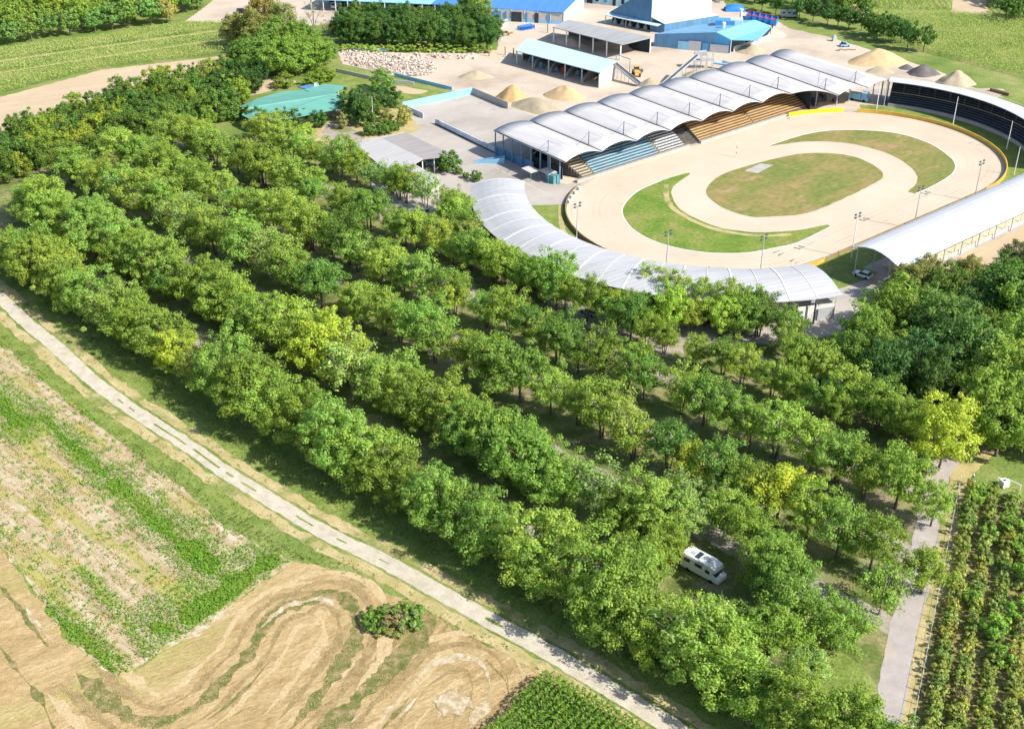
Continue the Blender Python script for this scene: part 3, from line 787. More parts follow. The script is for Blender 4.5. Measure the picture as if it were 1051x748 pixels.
def trunk_mesh(name, seed, H, z0, Rr, r0, mat, limbs=5, multi=False):
    r = random.Random(seed)
    m = MB()
    stems = [(0, 0)] if not multi else [(.25 * math.cos(a), .25 * math.sin(a)) for a in (0.3, 2.4, 4.4)]
    for sx, sy in stems:
        fork = Vector((sx * 2.5 + r.uniform(-.2, .2), sy * 2.5 + r.uniform(-.2, .2), z0 * r.uniform(.75, 1.0)))
        rr = r0 / (1.5 if multi else 1)
        mid = Vector((sx, sy, 0)).lerp(fork, .5) + Vector((r.uniform(-.1, .1), r.uniform(-.1, .1), 0))
        m.tube((sx, sy, -.2), mid, rr * 1.25, rr * .95, 7, False); m.tube(mid, fork, rr * .95, rr * .8, 7, False)
        nl = limbs if not multi else 3
        a0 = r.uniform(0, 6.28)
        for k in range(nl):
            a = a0 + k * 6.283 / nl + r.uniform(-.3, .3)
            e = Vector((fork.x + math.cos(a) * Rr * .5, fork.y + math.sin(a) * Rr * .5, z0 + (H - z0) * r.uniform(.4, .6)))
            md = fork.lerp(e, .45) + Vector((0, 0, (H - z0) * .06))
            m.tube(fork, md, rr * .55, rr * .38, 5, False); m.tube(md, e, rr * .38, rr * .2, 5, False)
            for j in range(3):
                b = a + r.uniform(-1, 1)
                e2 = e + Vector((math.cos(b) * Rr * .38, math.sin(b) * Rr * .38, (H - z0) * r.uniform(.05, .38)))
                m.tube(md.lerp(e, r.uniform(.4, 1)), e2, rr * .2, rr * .06, 4, False)
        m.tube(fork, (fork.x + r.uniform(-.4, .4), fork.y + r.uniform(-.4, .4), H * .9), rr * .6, rr * .12, 5, False)
    me = bpy.data.meshes.new(name)
    me.from_pydata(m.v, [], m.f); me.materials.append(mat)
    me.polygons.foreach_set('use_smooth', [True] * len(me.polygons)); me.update()
    return me

class Kind:
    """crown and trunk meshes of a few individuals of one sort, base height H"""
    def __init__(self, n, H, Rr, z0, nclump, per, leaf, mat='bark', multi=False, r0=.2, seed=0, **kw):
        self.H, self.R = H, Rr
        self.var = [(crown_mesh('crown', seed + i * 7 + 1, Rr, z0, H, nclump, per, leaf, **kw), trunk_mesh('trunk', seed + i * 7 + 2, H, z0 + .5, Rr, r0, M[mat], multi=multi and i % 2 == 0))
                    for i in range(n)]

K_park = Kind(11, 10.0, 4.1, 3.0, 120, 84, .27, multi=True, seed=10, top=.45, rag=.62, rc=.85)
K_thin = Kind(3, 9.5, 3.9, 2.8, 72, 42, .32, mat='bark_pale', multi=True, seed=150, top=.5, rag=.6)
K_near = Kind(9, 12.5, 5.0, 2.6, 200, 92, .28, multi=True, seed=300, top=.42, rag=.65, rc=.88)
K_small = Kind(4, 7.5, 2.9, .9, 60, 60, .36, seed=500, r0=.13, top=.42, rag=.3)
K_big = Kind(5, 14.0, 5.6, 2.4, 190, 74, .40, seed=700, r0=.3, top=.45, rag=.5, rc=1.1)
K_far = Kind(4, 10.0, 4.0, 2.8, 60, 44, .55, seed=900, r0=.2, top=.45, rag=.4)
K_ball = Kind(2, 3.6, 2.0, .2, 60, 44, .3, seed=1100, r0=.1, top=.45, rag=.08, rc=.45)
K_twig = Kind(2, 9.0, 3.0, 2.0, 30, 16, .22, mat='bark_pale', multi=True, seed=1200, top=.55, rag=.5)
K_sap = Kind(3, 3.4, 1.3, .3, 26, 34, .26, seed=1300, r0=.05, top=.5, rag=.4)
K_shrub = Kind(5, 2.0, 1.15, .05, 22, 30, .26, seed=1400, r0=.04, top=.4, rag=.5)

NTREE = [0]
def tree(kind, x, y, h, r, col, label, cat='tree', group=None, name='broadleaf_tree', vi=None, rz=None):
    i = rnd.randrange(len(kind.var)) if vi is None else vi
    cm, tm = kind.var[i]
    t = thing(name, label, cat, (x, y, 0), rnd.uniform(0, 6.28) if rz is None else rz, group)
    e_ = rnd.uniform(.9, 1.1)
    t.scale = (r / kind.R * e_, r / kind.R / e_, h / kind.H)
    c = bpy.data.objects.new('crown', cm); COL.objects.link(c); c.parent = t
    c.color = (*col, 1)
    k = bpy.data.objects.new('trunk', tm); COL.objects.link(k); k.parent = t
    NTREE[0] += 1
    return t

def nth(n):
    s = 'th' if 10 <= n % 100 <= 20 else {1: 'st', 2: 'nd', 3: 'rd'}.get(n % 10, 'th')
    return '%d%s' % (n, s)

def vary(c, a=.14):
    k = 1 + rnd.uniform(-a, a); w = rnd.uniform(-a, a)
    return (c[0] * k * (1 + w), c[1] * k, c[2] * k * (1 - w))

LIME = (0.315, 0.445, 0.085); MID = (0.245, 0.375, 0.066); DEEP = (0.185, 0.30, 0.055); YEL = (0.38, 0.50, 0.07); PALE = (0.31, 0.42, 0.115); OLIVE = (0.26, 0.28, 0.085)
rows = [  # intercept, Y start, Y end, spacing, height, radius, name of the row
    (153.2, 95, 248, 6.3, 12.3, 4.75, 'the first row beside the gravel track'),
    (180, 124, 277, 5.9, 11.5, 4.5, 'the second row from the gravel track'),
    (208, 136, 299, 6.0, 10.8, 4.2, 'the third row from the gravel track'),
    (232.5, 152, 313, 5.9, 10.2, 3.9, 'the fourth row from the gravel track'),
    (257.5, 180, 326, 5.9, 9.8, 3.65, 'the fifth row from the gravel track'),
    (284.5, 210, 330, 6.0, 9.4, 3.6, 'the sixth row nearest the stadium'),
]
VAN = G(720, 579)
for ri, (c, y0, y1, sp, hh, rr, rn) in enumerate(rows):
    Y = y0; n = 0
    while Y < y1:
        n += 1
        dy = sp * 0.676 * .95
        q = row_pt(c + rnd.uniform(-1.6, 1.6) * (1.5 if ri == 1 else 1), Y + rnd.uniform(-.7, .7))
        Y += dy * rnd.uniform(.85, 1.1)
        dv_ = segd(q, VAN, VAN + Vector((-2.2, -12.5, 0)))
        if dv_ < 5.0: continue
        lc = q - W(-33.75, 0)
        if ri == 5 and lc.length < 64.5: q = W(-33.75, 0) + lc.normalized() * 64.8
        low = .72 if dv_ < 9 else 1.0
        far = (Y - y0) / (y1 - y0)
        v = rnd.random()
        base = LIME if rnd.random() < .35 + .5 * far else MID
        word = 'green'
        if ri == 0: base = tuple(.6 * a + .4 * b for a, b in zip(base, MID))
        kind = K_near if ri <= 1 else K_park
        if v < .03: base, word = YEL, 'yellowish green'
        elif v < .09: base, word = PALE, 'greyish green'; 
        elif v < .17: base, word = DEEP, 'deep green'
        if .09 > v >= .05 or (ri in (1, 2, 3) and v > .96): kind, word = K_thin, 'thin'; base = PALE
        s = rnd.uniform(.78, 1.18) * low
        tree(kind, q.x, q.y, hh * s * rnd.uniform(.92, 1.08), rr * s * (1 + .26 * far + (.12 if ri < 2 and q.y < 165 else 0)), vary(base),
             '%s tree, %s from the near end of %s' % (word, nth(n), rn), name='parking_tree', group='trees planted in rows over the parking ground')
ex = [(663, 552, 12, 5.4, LIME, 'light green tree above and left of the motorhome'), (702, 556, 8.5, 3.6, PALE, 'pale olive tree just above the motorhome'),
      (768, 572, 9.5, 4.0, MID, 'green tree just right of the motorhome'), (656, 612, 10, 3.8, MID, 'green tree below and left of the motorhome'), (742, 680, 10.5, 4.6, DEEP, 'deep green tree below the motorhome'),
      (792, 616, 11, 4.8, MID, 'green tree below and right of the motorhome'), (745, 545, 8.5, 3.8, LIME, 'light green tree above and right of the motorhome'), (696, 668, 9.5, 4.2, YEL, 'yellowish green tree below the motorhome')]
for x, y, h, r, c, t_ in ex:
    g = G(x, y); tree(K_near if r > 4.5 else K_park, g.x, g.y, h, r, vary(c, .06), t_, name='parking_tree', group='trees planted in rows over the parking ground')
n = 0
for c, ya, yb in ((194, 131, 158), (167, 116, 140)):
    Y = ya
    while Y < yb:
        q = row_pt(c + rnd.uniform(-3.5, 3.5), Y); Y += rnd.uniform(3.5, 9)
        if segd(q, VAN, VAN + Vector((-1.6, -9.5, 0))) < 9: continue
        n += 1
        s = rnd.uniform(.8, 1.1); tree(K_park if rnd.random() < .7 else K_thin, q.x, q.y, 8.6 * s, 4.0 * s, vary(MID if rnd.random() < .6 else PALE), 'lower tree standing in a lane between rows near the narrow road, %s of them' % nth(n),
                                       name='parking_tree', group='trees planted in rows over the parking ground')
# ---- dark grove at upper left
GR = pxs([(-60, 220), (-40, 175), (0, 152), (52, 128), (110, 108), (188, 86), (246, 72), (262, 98), (232, 128), (196, 134), (160, 140), (130, 150), (95, 165), (40, 182), (0, 192)])
a0 = G(0, 150); d0 = (G(188, 86) - a0); d0.normalize(); n0 = Vector((-d0.y, d0.x, 0))
gi = 0
for j in range(-12, 1):
    k_in = 0
    for i in range(-14, 30):
        q = a0 + d0 * (i * 5.7 + (j % 2) * 2.6 + rnd.uniform(-.9, .9)) + n0 * (j * 6.2 + rnd.uniform(-.9, .9))
        if not inside(q, GR): continue
        if q.x + 1.09 * q.y < 286 and q.y < 330 - (286 - q.x - 1.09 * q.y) * .42: continue
        k_in += 1
        col = (0.13, 0.235, 0.045) if rnd.random() < .72 else (0.28, 0.38, 0.055)
        s = rnd.uniform(.85, 1.2)
        tree(K_small, q.x, q.y, 7.6 * s, 3.1 * s, vary(col), 'small dark tree, %s from the left in grove line %d behind the tan strip' % (nth(k_in), 1 - j),
             group='small dark trees of the grove', name='grove_tree')
for i, (x, y) in enumerate([(229, 106), (240, 99), (250, 101), (262, 96), (222, 98), (256, 88), (243, 87), (268, 85)]):
    g = G(x, y); tree(K_small, g.x, g.y, 8.5, 3.2, vary((0.06, 0.13, 0.03)), 'dark tree on the dirt patch left of the green roof, %s from the front' % nth(i + 1),
                      group='small trees with bare stems by the dirt patch', name='grove_tree')
# ---- trees in front of the green roof
for i, (x, y, h, r, c) in enumerate([(242, 124, 5, 2.4, DEEP), (262, 130, 6.5, 2.8, (0.09, .2, .04)), (273, 133, 6, 2.8, (0.1, .22, .04)), (290, 133, 6.5, 2.8, (0.11, .22, .04)), (303, 132, 6, 2.6, (0.1, .21, .04)),
                                     (311, 126, 4.6, 2.2, (0.09, .2, .04)), (327, 131, 5.5, 2.6, (0.1, .22, .04)), (315, 138, 3.6, 2.4, YEL)]):
    g = G(x, y); tree(K_small, g.x, g.y, h, r, vary(c), 'small tree in front of the green roof, %s from the left' % nth(i + 1), group='trees in front of the green roof', name='grove_tree')
for i, (x, y) in enumerate([(293, 90), (323, 88), (333, 84)]):
    g = G(x, y); tree(K_small, g.x, g.y, 5, 3.6, vary((0.20, .30, .04)), ('bright green round bush behind the green roof', 'bright green bush right behind the dish on the green roof', 'bright green bush on the lawn edge behind the green roof')[i], 'bush', name='bush')
# ---- tall clump above the green roof
for i, (x, y, h, r, c, w) in enumerate([(247, 50, 13, 5.6, OLIVE, 'olive'), (262, 54, 15, 6, OLIVE, 'olive grey'), (275, 42, 19, 6.5, (0.31, .28, .09), 'golden olive'), (292, 50, 17, 5.5, OLIVE, 'olive'),
                                        (252, 76, 12, 5.4, DEEP, 'dark green'), (268, 76, 13, 6, DEEP, 'dark green'), (286, 80, 13, 6.4, MID, 'mid green'), (304, 78, 13, 6.4, MID, 'mid green'),
                                        (322, 74, 12.5, 6.2, MID, 'mid green'), (334, 68, 10, 5, DEEP, 'dark green'), (312, 62, 14, 6, DEEP, 'dark green'), (296, 66, 14, 6.5, DEEP, 'dark green'), (280, 64, 14, 6.5, DEEP, 'dark green')]):
    g = G(x, y); tree(K_big, g.x, g.y, h, r, vary(c, .08), '%s tree in the tall clump above the green roof, %s from the upper left' % (w, nth(i + 1)), group='tall clump of trees above the green roof')
g = G(324, 38); tree(K_twig, g.x, g.y, 13, 4.6, (0.33, .31, .22), 'nearly leafless pale grey tree standing right of the tall olive clump', name='bare_tree')
g = G(338, 44); tree(K_twig, g.x, g.y, 9, 4.2, (0.33, .29, .22), 'low leafless brownish tree beside the dense hedge trees', name='bare_tree')
# ---- dense tree belt in front of the long blue roof
n = 0
for row_y, dx, h in ((47, 0, 12.0), (38, 6, 12.5)):
    for k in range(13):
        x = 352 + dx + k * 12.2; y = row_y + k * .35; n += 1
        if x > 505: continue
        g = G(x + rnd.uniform(-2, 2), y); tree(K_big, g.x, g.y, h * rnd.uniform(.88, 1.08), 4.5, vary((0.105, .21, .05) if rnd.random() < .8 else (0.13, .23, .05)),
            'dark tree of the belt below the long blue roof, %s from left, %s line' % (nth(k + 1), 'front' if dx == 0 else 'back'), name='belt_tree', group='dense belt of dark trees below the long blue roof')
g = G(486, 30); tree(K_big, g.x, g.y, 16, 5.5, MID, 'tall green tree poking up before the doors of the long blue building')
for k in range(16):
    x = 352 + k * 9.8; g = G(x, 52 + k * .15); tree(K_shrub, g.x, g.y, 2.4, 2.4, vary(LIME), 'low bright shrub at the foot of the dark tree belt, %s from the left' % nth(k + 1), 'shrub', 'shrubs at the foot of the belt', 'shrub')
# ---- trees in the garden right of the green roof
for i, (x, y, h, r, c, t) in enumerate([(358, 122, 9.5, 3.2, (0.080, 0.176, 0.048), 'dark upright tree at the right end of the green roof'), (366, 128, 10.5, 3.6, (0.080, 0.176, 0.048), 'taller dark upright tree beside the green roof'),
        (378, 130, 9, 3.0, (0.128, 0.240, 0.048), 'mid green upright tree left of the flagpole'), (372, 118, 9, 3.2, (0.080, 0.176, 0.048), 'dark tree behind the upright garden trees'),
        (391, 112, 7.5, 3.0, (0.080, 0.176, 0.048), 'dark tree on the left of the lawn edge pair'), (403, 110, 7, 3.0, (0.080, 0.176, 0.048), 'dark tree on the right of the lawn edge pair'),
        (393, 93, 7, 4.2, (0.192, 0.352, 0.064), 'bright spreading tree standing on the lawn by the blue fence'), (385, 122, 6, 2.6, (0.144, 0.240, 0.048), 'small tree beside the garden flagpole'),
        (415, 129, 6.5, 2.4, (0.432, 0.432, 0.112), 'yellow green slender tree by the grey shed corner'), (396, 126, 5, 2.2, (0.272, 0.304, 0.080), 'low olive tree in the garden behind the round bushes'), (352, 132, 5, 2.0, (0.320, 0.320, 0.128), 'thin pale tree beside the garden path')]):
    g = G(x, y); tree(K_small, g.x, g.y, h, r, c, t, name='garden_tree')
for x, y, r, t in ((381, 139, 2.2, 'left one of the two larger round clipped bushes beside the grey shed'), (395.5, 138, 2.4, 'right and larger one of the two round clipped bushes beside the grey shed'), (406.5, 134, 1.7, 'small dark clipped round bush at the right end of the bush line'),
                   (460.5, 176, 3.4, 'large clipped round bush on the paving by the open grey shed'), (478, 183, 1.0, 'tiny round bush above the end of the curved roof'), (488.5, 186, 1.7, 'small round bush beside the end of the curved roof'),
                   (471, 179, 1.1, 'tiny bush between the large round bush and the curved roof')):
    g = G(x, y); tree(K_ball, g.x, g.y, r * 1.7, r, (0.13, .25, .045), t + ', round green bush' if 'bush' not in t else t, 'bush', name='clipped_bush')
# ---- lone bush in the mown field
g = G(403, 641)
b = thing('field_bush', 'wide mixed green and brown bush alone on the mown field below the gravel track', 'bush', g)
for i, (dx, dy, r, h, col) in enumerate([(-3, .6, 1.9, 2.2, (0.160, 0.304, 0.048)), (-2.2, -1.2, 1.8, 2.0, (0.160, 0.288, 0.048)), (-1, 1.5, 1.8, 2.1, (0.176, 0.304, 0.048)), (1.2, 1.9, 1.8, 2.2, (0.160, 0.288, 0.048)), (3.0, 1.1, 1.8, 2.2, (0.144, 0.288, 0.048)),
                                         (2.4, -.6, 1.9, 2.4, (0.272, 0.352, 0.128)), (0.4, .2, 1.8, 2.1, (0.256, 0.224, 0.112)), (-.6, -.8, 1.7, 2.0, (0.304, 0.256, 0.128)), (.9, -1.8, 1.6, 1.7, (0.272, 0.304, 0.096)), (3.4, -.2, 1.3, 1.9, (0.144, 0.272, 0.048)), (-1.2, -2, 1.4, 1.6, (0.256, 0.304, 0.096))]):
    cm = K_shrub.var[i % 5][0]; c = bpy.data.objects.new('branch_clump', cm); COL.objects.link(c); c.parent = b
    c.location = (dx, dy, 0); c.scale = (r / 1.15, r / 1.15, h / 2.0); c.rotation_euler = (0, 0, i * 1.3); c.color = (*col, 1)
# ---- service trees by the curved roof
for i, (x, y, h, r, c) in enumerate([(668, 313, 9, 3.8, PALE), (691, 324, 10.5, 4.0, PALE), (716, 332, 9.5, 3.9, MID), (746, 338, 10.5, 4.2, MID), (762, 342, 10.5, 4.3, MID), (779, 344, 10, 4.0, (0.13, .2, .05)), (806, 366, 8, 3.4, PALE)]):
    g = G(x, y); tree(K_park, g.x, g.y, h, r, vary(c, .08), 'tree against the lower edge of the curved roof, %s from the left' % nth(i + 1), name='wood_tree', group='trees against the curved roof')
for i, (x, y, h, r, c, w) in enumerate([(820, 392, 9.5, 4.2, MID, 'mid green'), (842, 398, 9.5, 4.2, LIME, 'bright green'), (868, 428, 10.5, 4.2, LIME, 'round bright green'), (818, 378, 8, 3.4, MID, 'mid green'),
                                        (898, 442, 10.5, 4.4, MID, 'mid green'), (914, 450, 9.5, 4, LIME, 'bright green'), (924, 458, 9.5, 3.6, MID, 'mid green')]):
    g = G(x, y); tree(K_park, g.x, g.y, h, r, vary(c, .06), '%s tree between the parking rows and the dark wood, %s from the left' % (w, nth(i + 1)), name='wood_tree', group='trees along the edge of the dark wood')
# the yellow tree
g = G(963, 481); tree(K_near, g.x, g.y, 15, 5.4, (0.47, .56, .08), 'large bright yellow green tree at the top of the narrow road', name='yellow_tree', vi=1, rz=1.0)
# ---- dark wood on the right
WOOD = pxs([(855, 398), (888, 372), (908, 345), (932, 312), (985, 300), (1010, 308), (1040, 296), (1120, 270), (1180, 420), (1120, 480), (1045, 462), (1005, 474), (985, 455), (985, 430), (940, 425), (905, 425), (880, 400), (850, 385)])
placed = []
feat = [(886, 372, 12.5, 5, MID, 'mid green domed'), (909, 358, 14.5, 5.8, MID, 'big mid green domed'), (900, 385, 12, 5, DEEP, 'dark green'), (957, 376, 16, 6.4, (0.15, .26, .065), 'bluish green domed'),
        (985, 402, 16, 6.8, (0.15, .26, .065), 'large bluish green domed'), (945, 402, 13, 5, (0.1, .21, .07), 'dark bluish'), (930, 312, 10, 4, OLIVE, 'brownish olive'), (948, 300, 9, 3.6, OLIVE, 'small olive'), (968, 318, 11, 4.6, (0.16, .26, .05), 'narrow green'),
        (990, 312, 11, 4.6, OLIVE, 'olive'), (1022, 345, 17, 7, (0.12, .24, .05), 'tall dark green'), (1045, 360, 17, 7, MID, 'tall green'), (1018, 420, 15, 6.4, LIME, 'light green'), (1002, 455, 15, 5.8, MID, 'green'),
        (1022, 468, 14, 5.6, MID, 'green'), (1044, 430, 16, 6.5, LIME, 'light green'), (1044, 285, 9, 4.2, (0.19, .2, .09), 'dusky brown'), (1046, 395, 16, 6.5, MID, 'green'), (925, 340, 12, 5, DEEP, 'dark'), (864, 388, 10, 4.4, DEEP, 'dark')]
for x, y, h, r, c, w in feat:
    g = G(x, y); placed.append(g)
    tree(K_big, g.x, g.y, h, r, vary(c, .06), '%s tree standing out of the dark wood, %s from its left' % (w, nth(sorted(f[0] for f in feat).index(x) + 1)),
         name='wood_tree', group='trees of the dark wood')
fill = []
tries = 0
while tries < 2500:
    tries += 1
    q = G(rnd.uniform(840, 1190), rnd.uniform(275, 485))
    if not inside(q, WOOD): continue
    if any((q - p).length < 7.2 for p in placed): continue
    placed.append(q); fill.append(q)
fill.sort(key=lambda p: p.x)
for i, q in enumerate(fill):
    tree(K_big, q.x, q.y, rnd.uniform(10, 14), rnd.uniform(4.5, 6), vary((0.10, .19, .045) if rnd.random() < .6 else (0.15, .25, .05)), 'tree deep in the dark wood at the right, %s from its left edge' % nth(i + 1), name='wood_tree', group='trees of the dark wood')
# ---- upper left belt
TL = pxs([(-60, 62), (0, 46), (35, 40), (75, 35), (115, 29), (160, 24), (200, 12), (216, 0), (225, -25), (0, -40), (-100, -20)])
front = [(12, 46), (33, 42.5), (52, 38.5), (72, 37), (98, 34), (115, 31), (132, 29), (155, 26), (172, 24), (192, 13), (203, 10)]
placed = []
for i, (x, y) in enumerate(front):
    g = G(x, y); placed.append(g); s = rnd.uniform(.85, 1.15)
    tree(K_far, g.x, g.y, 10 * s, 4.2 * s, (0.42, .38, .13) if i == 8 else vary((0.22, .36, .09)), ('straw yellow tree' if i == 8 else 'green tree with a pale stem') + ' facing the crop at upper left, %s from the left' % nth(i + 1), name='field_edge_tree', group='trees edging the upper left wood')
fill = []
for _ in range(1200):
    q = G(rnd.uniform(-60, 225), rnd.uniform(-30, 44))
    if inside(q, TL) and all((q - p).length > 8.2 for p in placed): placed.append(q); fill.append(q)
fill.sort(key=lambda p: p.x)
for i, q in enumerate(fill):
    s = rnd.uniform(.85, 1.2); tree(K_far, q.x, q.y, 11 * s, 4.6 * s, vary(MID if rnd.random() < .5 else DEEP), 'tree within the upper left wood, %s from the left' % nth(i + 1), name='field_edge_tree', group='trees of the upper left wood')
# ---- upper right trees
ur = [(781.5, 12), (796, 15), (820, 20), (834, 22), (848.7, 27.4), (860, 28), (871, 31), (883.7, 32), (891, 38), (899, 42.6), (906.5, 38), (916, 45.7), (924, 44), (931, 51.8), (947.6, 54)]
for i, (x, y) in enumerate(ur):
    g = G(x, y); tree(K_far, g.x, g.y, rnd.uniform(8.5, 10.5), 3.3, vary((0.09, .2, .05)), 'slender dark tree of the line beside the big maize field, %s from the left' % nth(i + 1), name='yard_edge_tree', group='line of trees by the upper right maize')
placed = []; fill = []
TR = pxs([(742, 3), (800, 8), (850, 17), (880, 22), (892, 20), (885, 5), (890, -20), (740, -25)])
for _ in range(900):
    q = G(rnd.uniform(740, 895), rnd.uniform(-25, 24))
    if inside(q, TR) and all((q - p).length > 8.0 for p in placed): placed.append(q); fill.append(q)
fill.sort(key=lambda p: p.x)
for i, q in enumerate(fill):
    s = rnd.uniform(.8, 1.15); tree(K_far, q.x, q.y, 10 * s, 4.2 * s, vary(DEEP if rnd.random() < .6 else MID), 'tree in the loose wood above the blue halls, %s from the left' % nth(i + 1), name='yard_edge_tree', group='loose wood above the blue halls')
for i, (x, y) in enumerate([(1032, 20), (1040, 22), (1049, 19), (1058, 20), (1028, 8), (1036, 4), (1019, 3)]):
    g = G(x, y); tree(K_far, g.x, g.y, 9, 4.2, vary((0.12, .24, .06)), 'tree in the small clump in the top right corner, %s from the left' % nth(i + 1), name='yard_edge_tree', group='clump in the top right corner')

# ---- nursery, bottom right: rows of young bushes
nd = (G(935, 748) - G(985, 492)); nd.z = 0; nl = nd.length; nd.normalize(); nn = Vector((-nd.y, nd.x, 0))
if nn.x < 0: nn = -nn
sheet('nursery_ground', [G(987, 489), G(987, 489) + nd * (nl + 25), G(987, 489) + nd * (nl + 25) + nn * 60, G(987, 489) + nn * 60],
      noise_mat('nursery_soil', [(0.3, (0.10, 0.12, 0.03)), (0.5, (0.22, 0.19, 0.07)), (0.7, (0.34, 0.27, 0.12))], scale=.5, detail=8, fine=(2, .3)), 0.02, jit=.3)
for rix in range(9):
    k = 0; s = 2.5 + rix * .4
    while s < nl + 4:
        k += 1
        q = G(987, 490) + nd * s + nn * (2.0 + rix * 3.15 + rnd.uniform(-.25, .25))
        s += rnd.uniform(1.15, 1.55)
        if rnd.random() < .03: continue
        cc = (0.35, .41, .105) if rnd.random() < .7 else (0.22, .32, .075)
        if rix % 2 and rnd.random() < .06: cc = (0.38, .31, .13)
        z = rnd.uniform(.8, 1.25)
        tree(K_shrub, q.x, q.y, 2.0 * z, 1.15 * z, vary(cc), 'nursery bush, %s from the top of the %s row from the wire fence' % (nth(k), nth(rix + 1)), 'bush', 'nursery bushes in rows', 'nursery_bush')
for i, (x, y, h, r, t) in enumerate([(1018, 655, 4.2, 2.2, 'biggest round bright green young tree standing out of the nursery rows'), (1029, 682, 3.6, 1.7, 'bright green young tree just below the biggest one in the nursery'), (996, 622, 3.4, 1.3, 'small bright green young tree in the second nursery row'),
        (1044, 636, 4, 2.0, 'bright green young tree at the right edge of the nursery'), (1036, 545, 4, 1.9, 'bright green young tree in the upper nursery below the white tank'), (1001, 517, 4.2, 1.6, 'slender bright green young tree beside the white gate post'), (1014, 556, 3.2, 1.5, 'lime green young tree topping the second nursery row'),
        (1050, 570, 4, 2.0, 'bright young tree cut by the right edge above the middle of the nursery'), (1048, 597, 4, 1.8, 'lower bright young tree cut by the right edge of the nursery')]):
    g = G(x, y); tree(K_sap, g.x, g.y, h, r, (0.25, .45, .07), t, name='young_tree')

# ================================================================== STADIUM
def vault_mesh(A, B, D, C, rise_f, rise_b=None, seg=14, th=0.18, along=1):
    """barrel vault: front arc A->B, back arc D->C, axis front to back"""
    rise_b = rise_f if rise_b is None else rise_b
    m = MB(); vs = []
    for j in range(along + 1):
        t = j / along
        P = Vector(A).lerp(Vector(D), t); Q = Vector(B).lerp(Vector(C), t); rs_ = rise_f + (rise_b - rise_f) * t
        for dz in (0, -th):
            for k in range(seg + 1):
                u = k / seg
                # circular-ish arc
                h = rs_ * (1 - (2 * u - 1) ** 2) if 0 < u < 1 else 0
                p = P.lerp(Q, u); vs.append((p.x, p.y, p.z + h + dz))
    fs = []; w = seg + 1
    for j in range(along):
        b = j * 2 * w; n = b + 2 * w
        for k in range(seg):
            fs.append((b + k, b + k + 1, n + k + 1, n + k))
            fs.append((b + w + k, n + w + k, n + w + k + 1, b + w + k + 1))
        fs.append((b, n, n + w, b + w)); fs.append((b + seg, b + w + seg, n + w + seg, n + seg))
    for b, fl in ((0, 0), (along * 2 * w, 1)):
        for k in range(seg):
            q = (b + k, b + w + k, b + w + k + 1, b + k + 1)
            fs.append(q if not fl else q[::-1])
    m.add(vs, fs)
    return m

gs = thing('grandstand', 'long far grandstand with ten white barrel vaults over blue, white and orange seating', 'grandstand', W(0, 45))
cusps = [(-50.6 + 13.05 * k, 36.0, 7.0) for k in range(8)] + [(54.6, 28.6, 5.6), (66.8, 26.6, 5.9), (77.0, 25.2, 6.4)]
TB = 66.5
for k in range(10):
    a, b = cusps[k], cusps[k + 1]
    sb0 = a[0]; sb1 = b[0]
    v = vault_mesh(W(*a), W(*b), W(sb0, TB, 7.4), W(sb1, TB, 7.4), 1.35, .9, along=6).build('roof_vault', M['roof_white'], gs, smooth=True)
    mm = MB(); mm.tube(W(a[0], a[1] - .05, a[2] + .16), W(sb0, TB - 2, 7.52), .12, n=5)
    mm.build('gutter', M['dark_steel'], v, origin=tuple(gs.location))
    v_ = v
# masts with stay cables
for k in range(1, 10):
    a = cusps[k]
    tb = a[1] + 5.2
    zb = a[2] + .2
    m = MB(); m.tube(W(a[0], tb, zb - .3), W(a[0], tb, zb + 3.9), .14, .10, 6)
    mo = m.build('mast', M['dark_steel'], gs)
    m = MB()
    for sg in (-1, 1):
        m.tube(W(a[0], tb, zb + 3.8), W(a[0] + sg * 4.6, tb - .5, zb + 1.3), .045, n=4)
    m.build('stay_cable', M['dark_steel'], mo, origin=tuple(gs.location))
m = MB(); m.tube(W(-49.6, 44, 0), W(-49.6, 44, 10.6), .18, .13, 6); mo = m.build('mast', M['blue_steel'], gs)
m = MB(); m.tube(W(-49.6, 44, 10.4), W(-45.5, 43.5, 8.6), .045, n=4); m.tube(W(-49.6, 44, 10.4), W(-53.2, 46, 7), .045, n=4); m.build('stay_cable', M['dark_steel'], mo, origin=tuple(gs.location))
m = MB(); m.tube(W(54.6, 36.5, 0), W(54.6, 36.5, 11), .22, .13, 6); m.build('mast', M['steel'], gs)
# columns
for t in (38.5, 42.5, 46.5, 50.5, 54.5, 58.5, 62.5, 66):
    m = MB(); m.box(*W(-50.2, t)[:2], 0, .28, .28, 7.0, PHI); m.build('column', M['blue_steel'], gs)
for k in range(1, 10):
    for t in (52, 65.5):
        m = MB(); m.box(*W(cusps[k][0], t)[:2], 0, .3, .3, 7.0, PHI); m.build('column', M['blue_steel'], gs)
for s in (60.5, 66.8, 72, 76.6):
    m = MB(); m.box(*W(s, 33 if s < 70 else 28)[:2], 0, .3, .3, 5.8, PHI); m.build('column', M['steel'], gs)
# side and back walls below the roof, near-black ones coloured as interior shade
m = MB(); m.wall([W(-49.7, 50), W(-49.7, 66.3)], .15, 2.6); m.build('side_wall', M['wall_dblue'], gs)
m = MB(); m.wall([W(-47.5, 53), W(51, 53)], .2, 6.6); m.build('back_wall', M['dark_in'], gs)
m = MB(); m.wall([W(-47.4, 40.5), W(-47.4, 52.8)], .2, 3.2); m.build('side_wall', M['dark_in'], gs)
m = MB(); m.wall([W(51.2, 36), W(51.2, 53)], .2, 5.2); m.build('side_wall', M['dark_in'], gs)
m = MB(); m.wall([W(77, 40), W(77, 66)], .2, 6.4); m.build('side_wall', M['roof_bright'], gs)
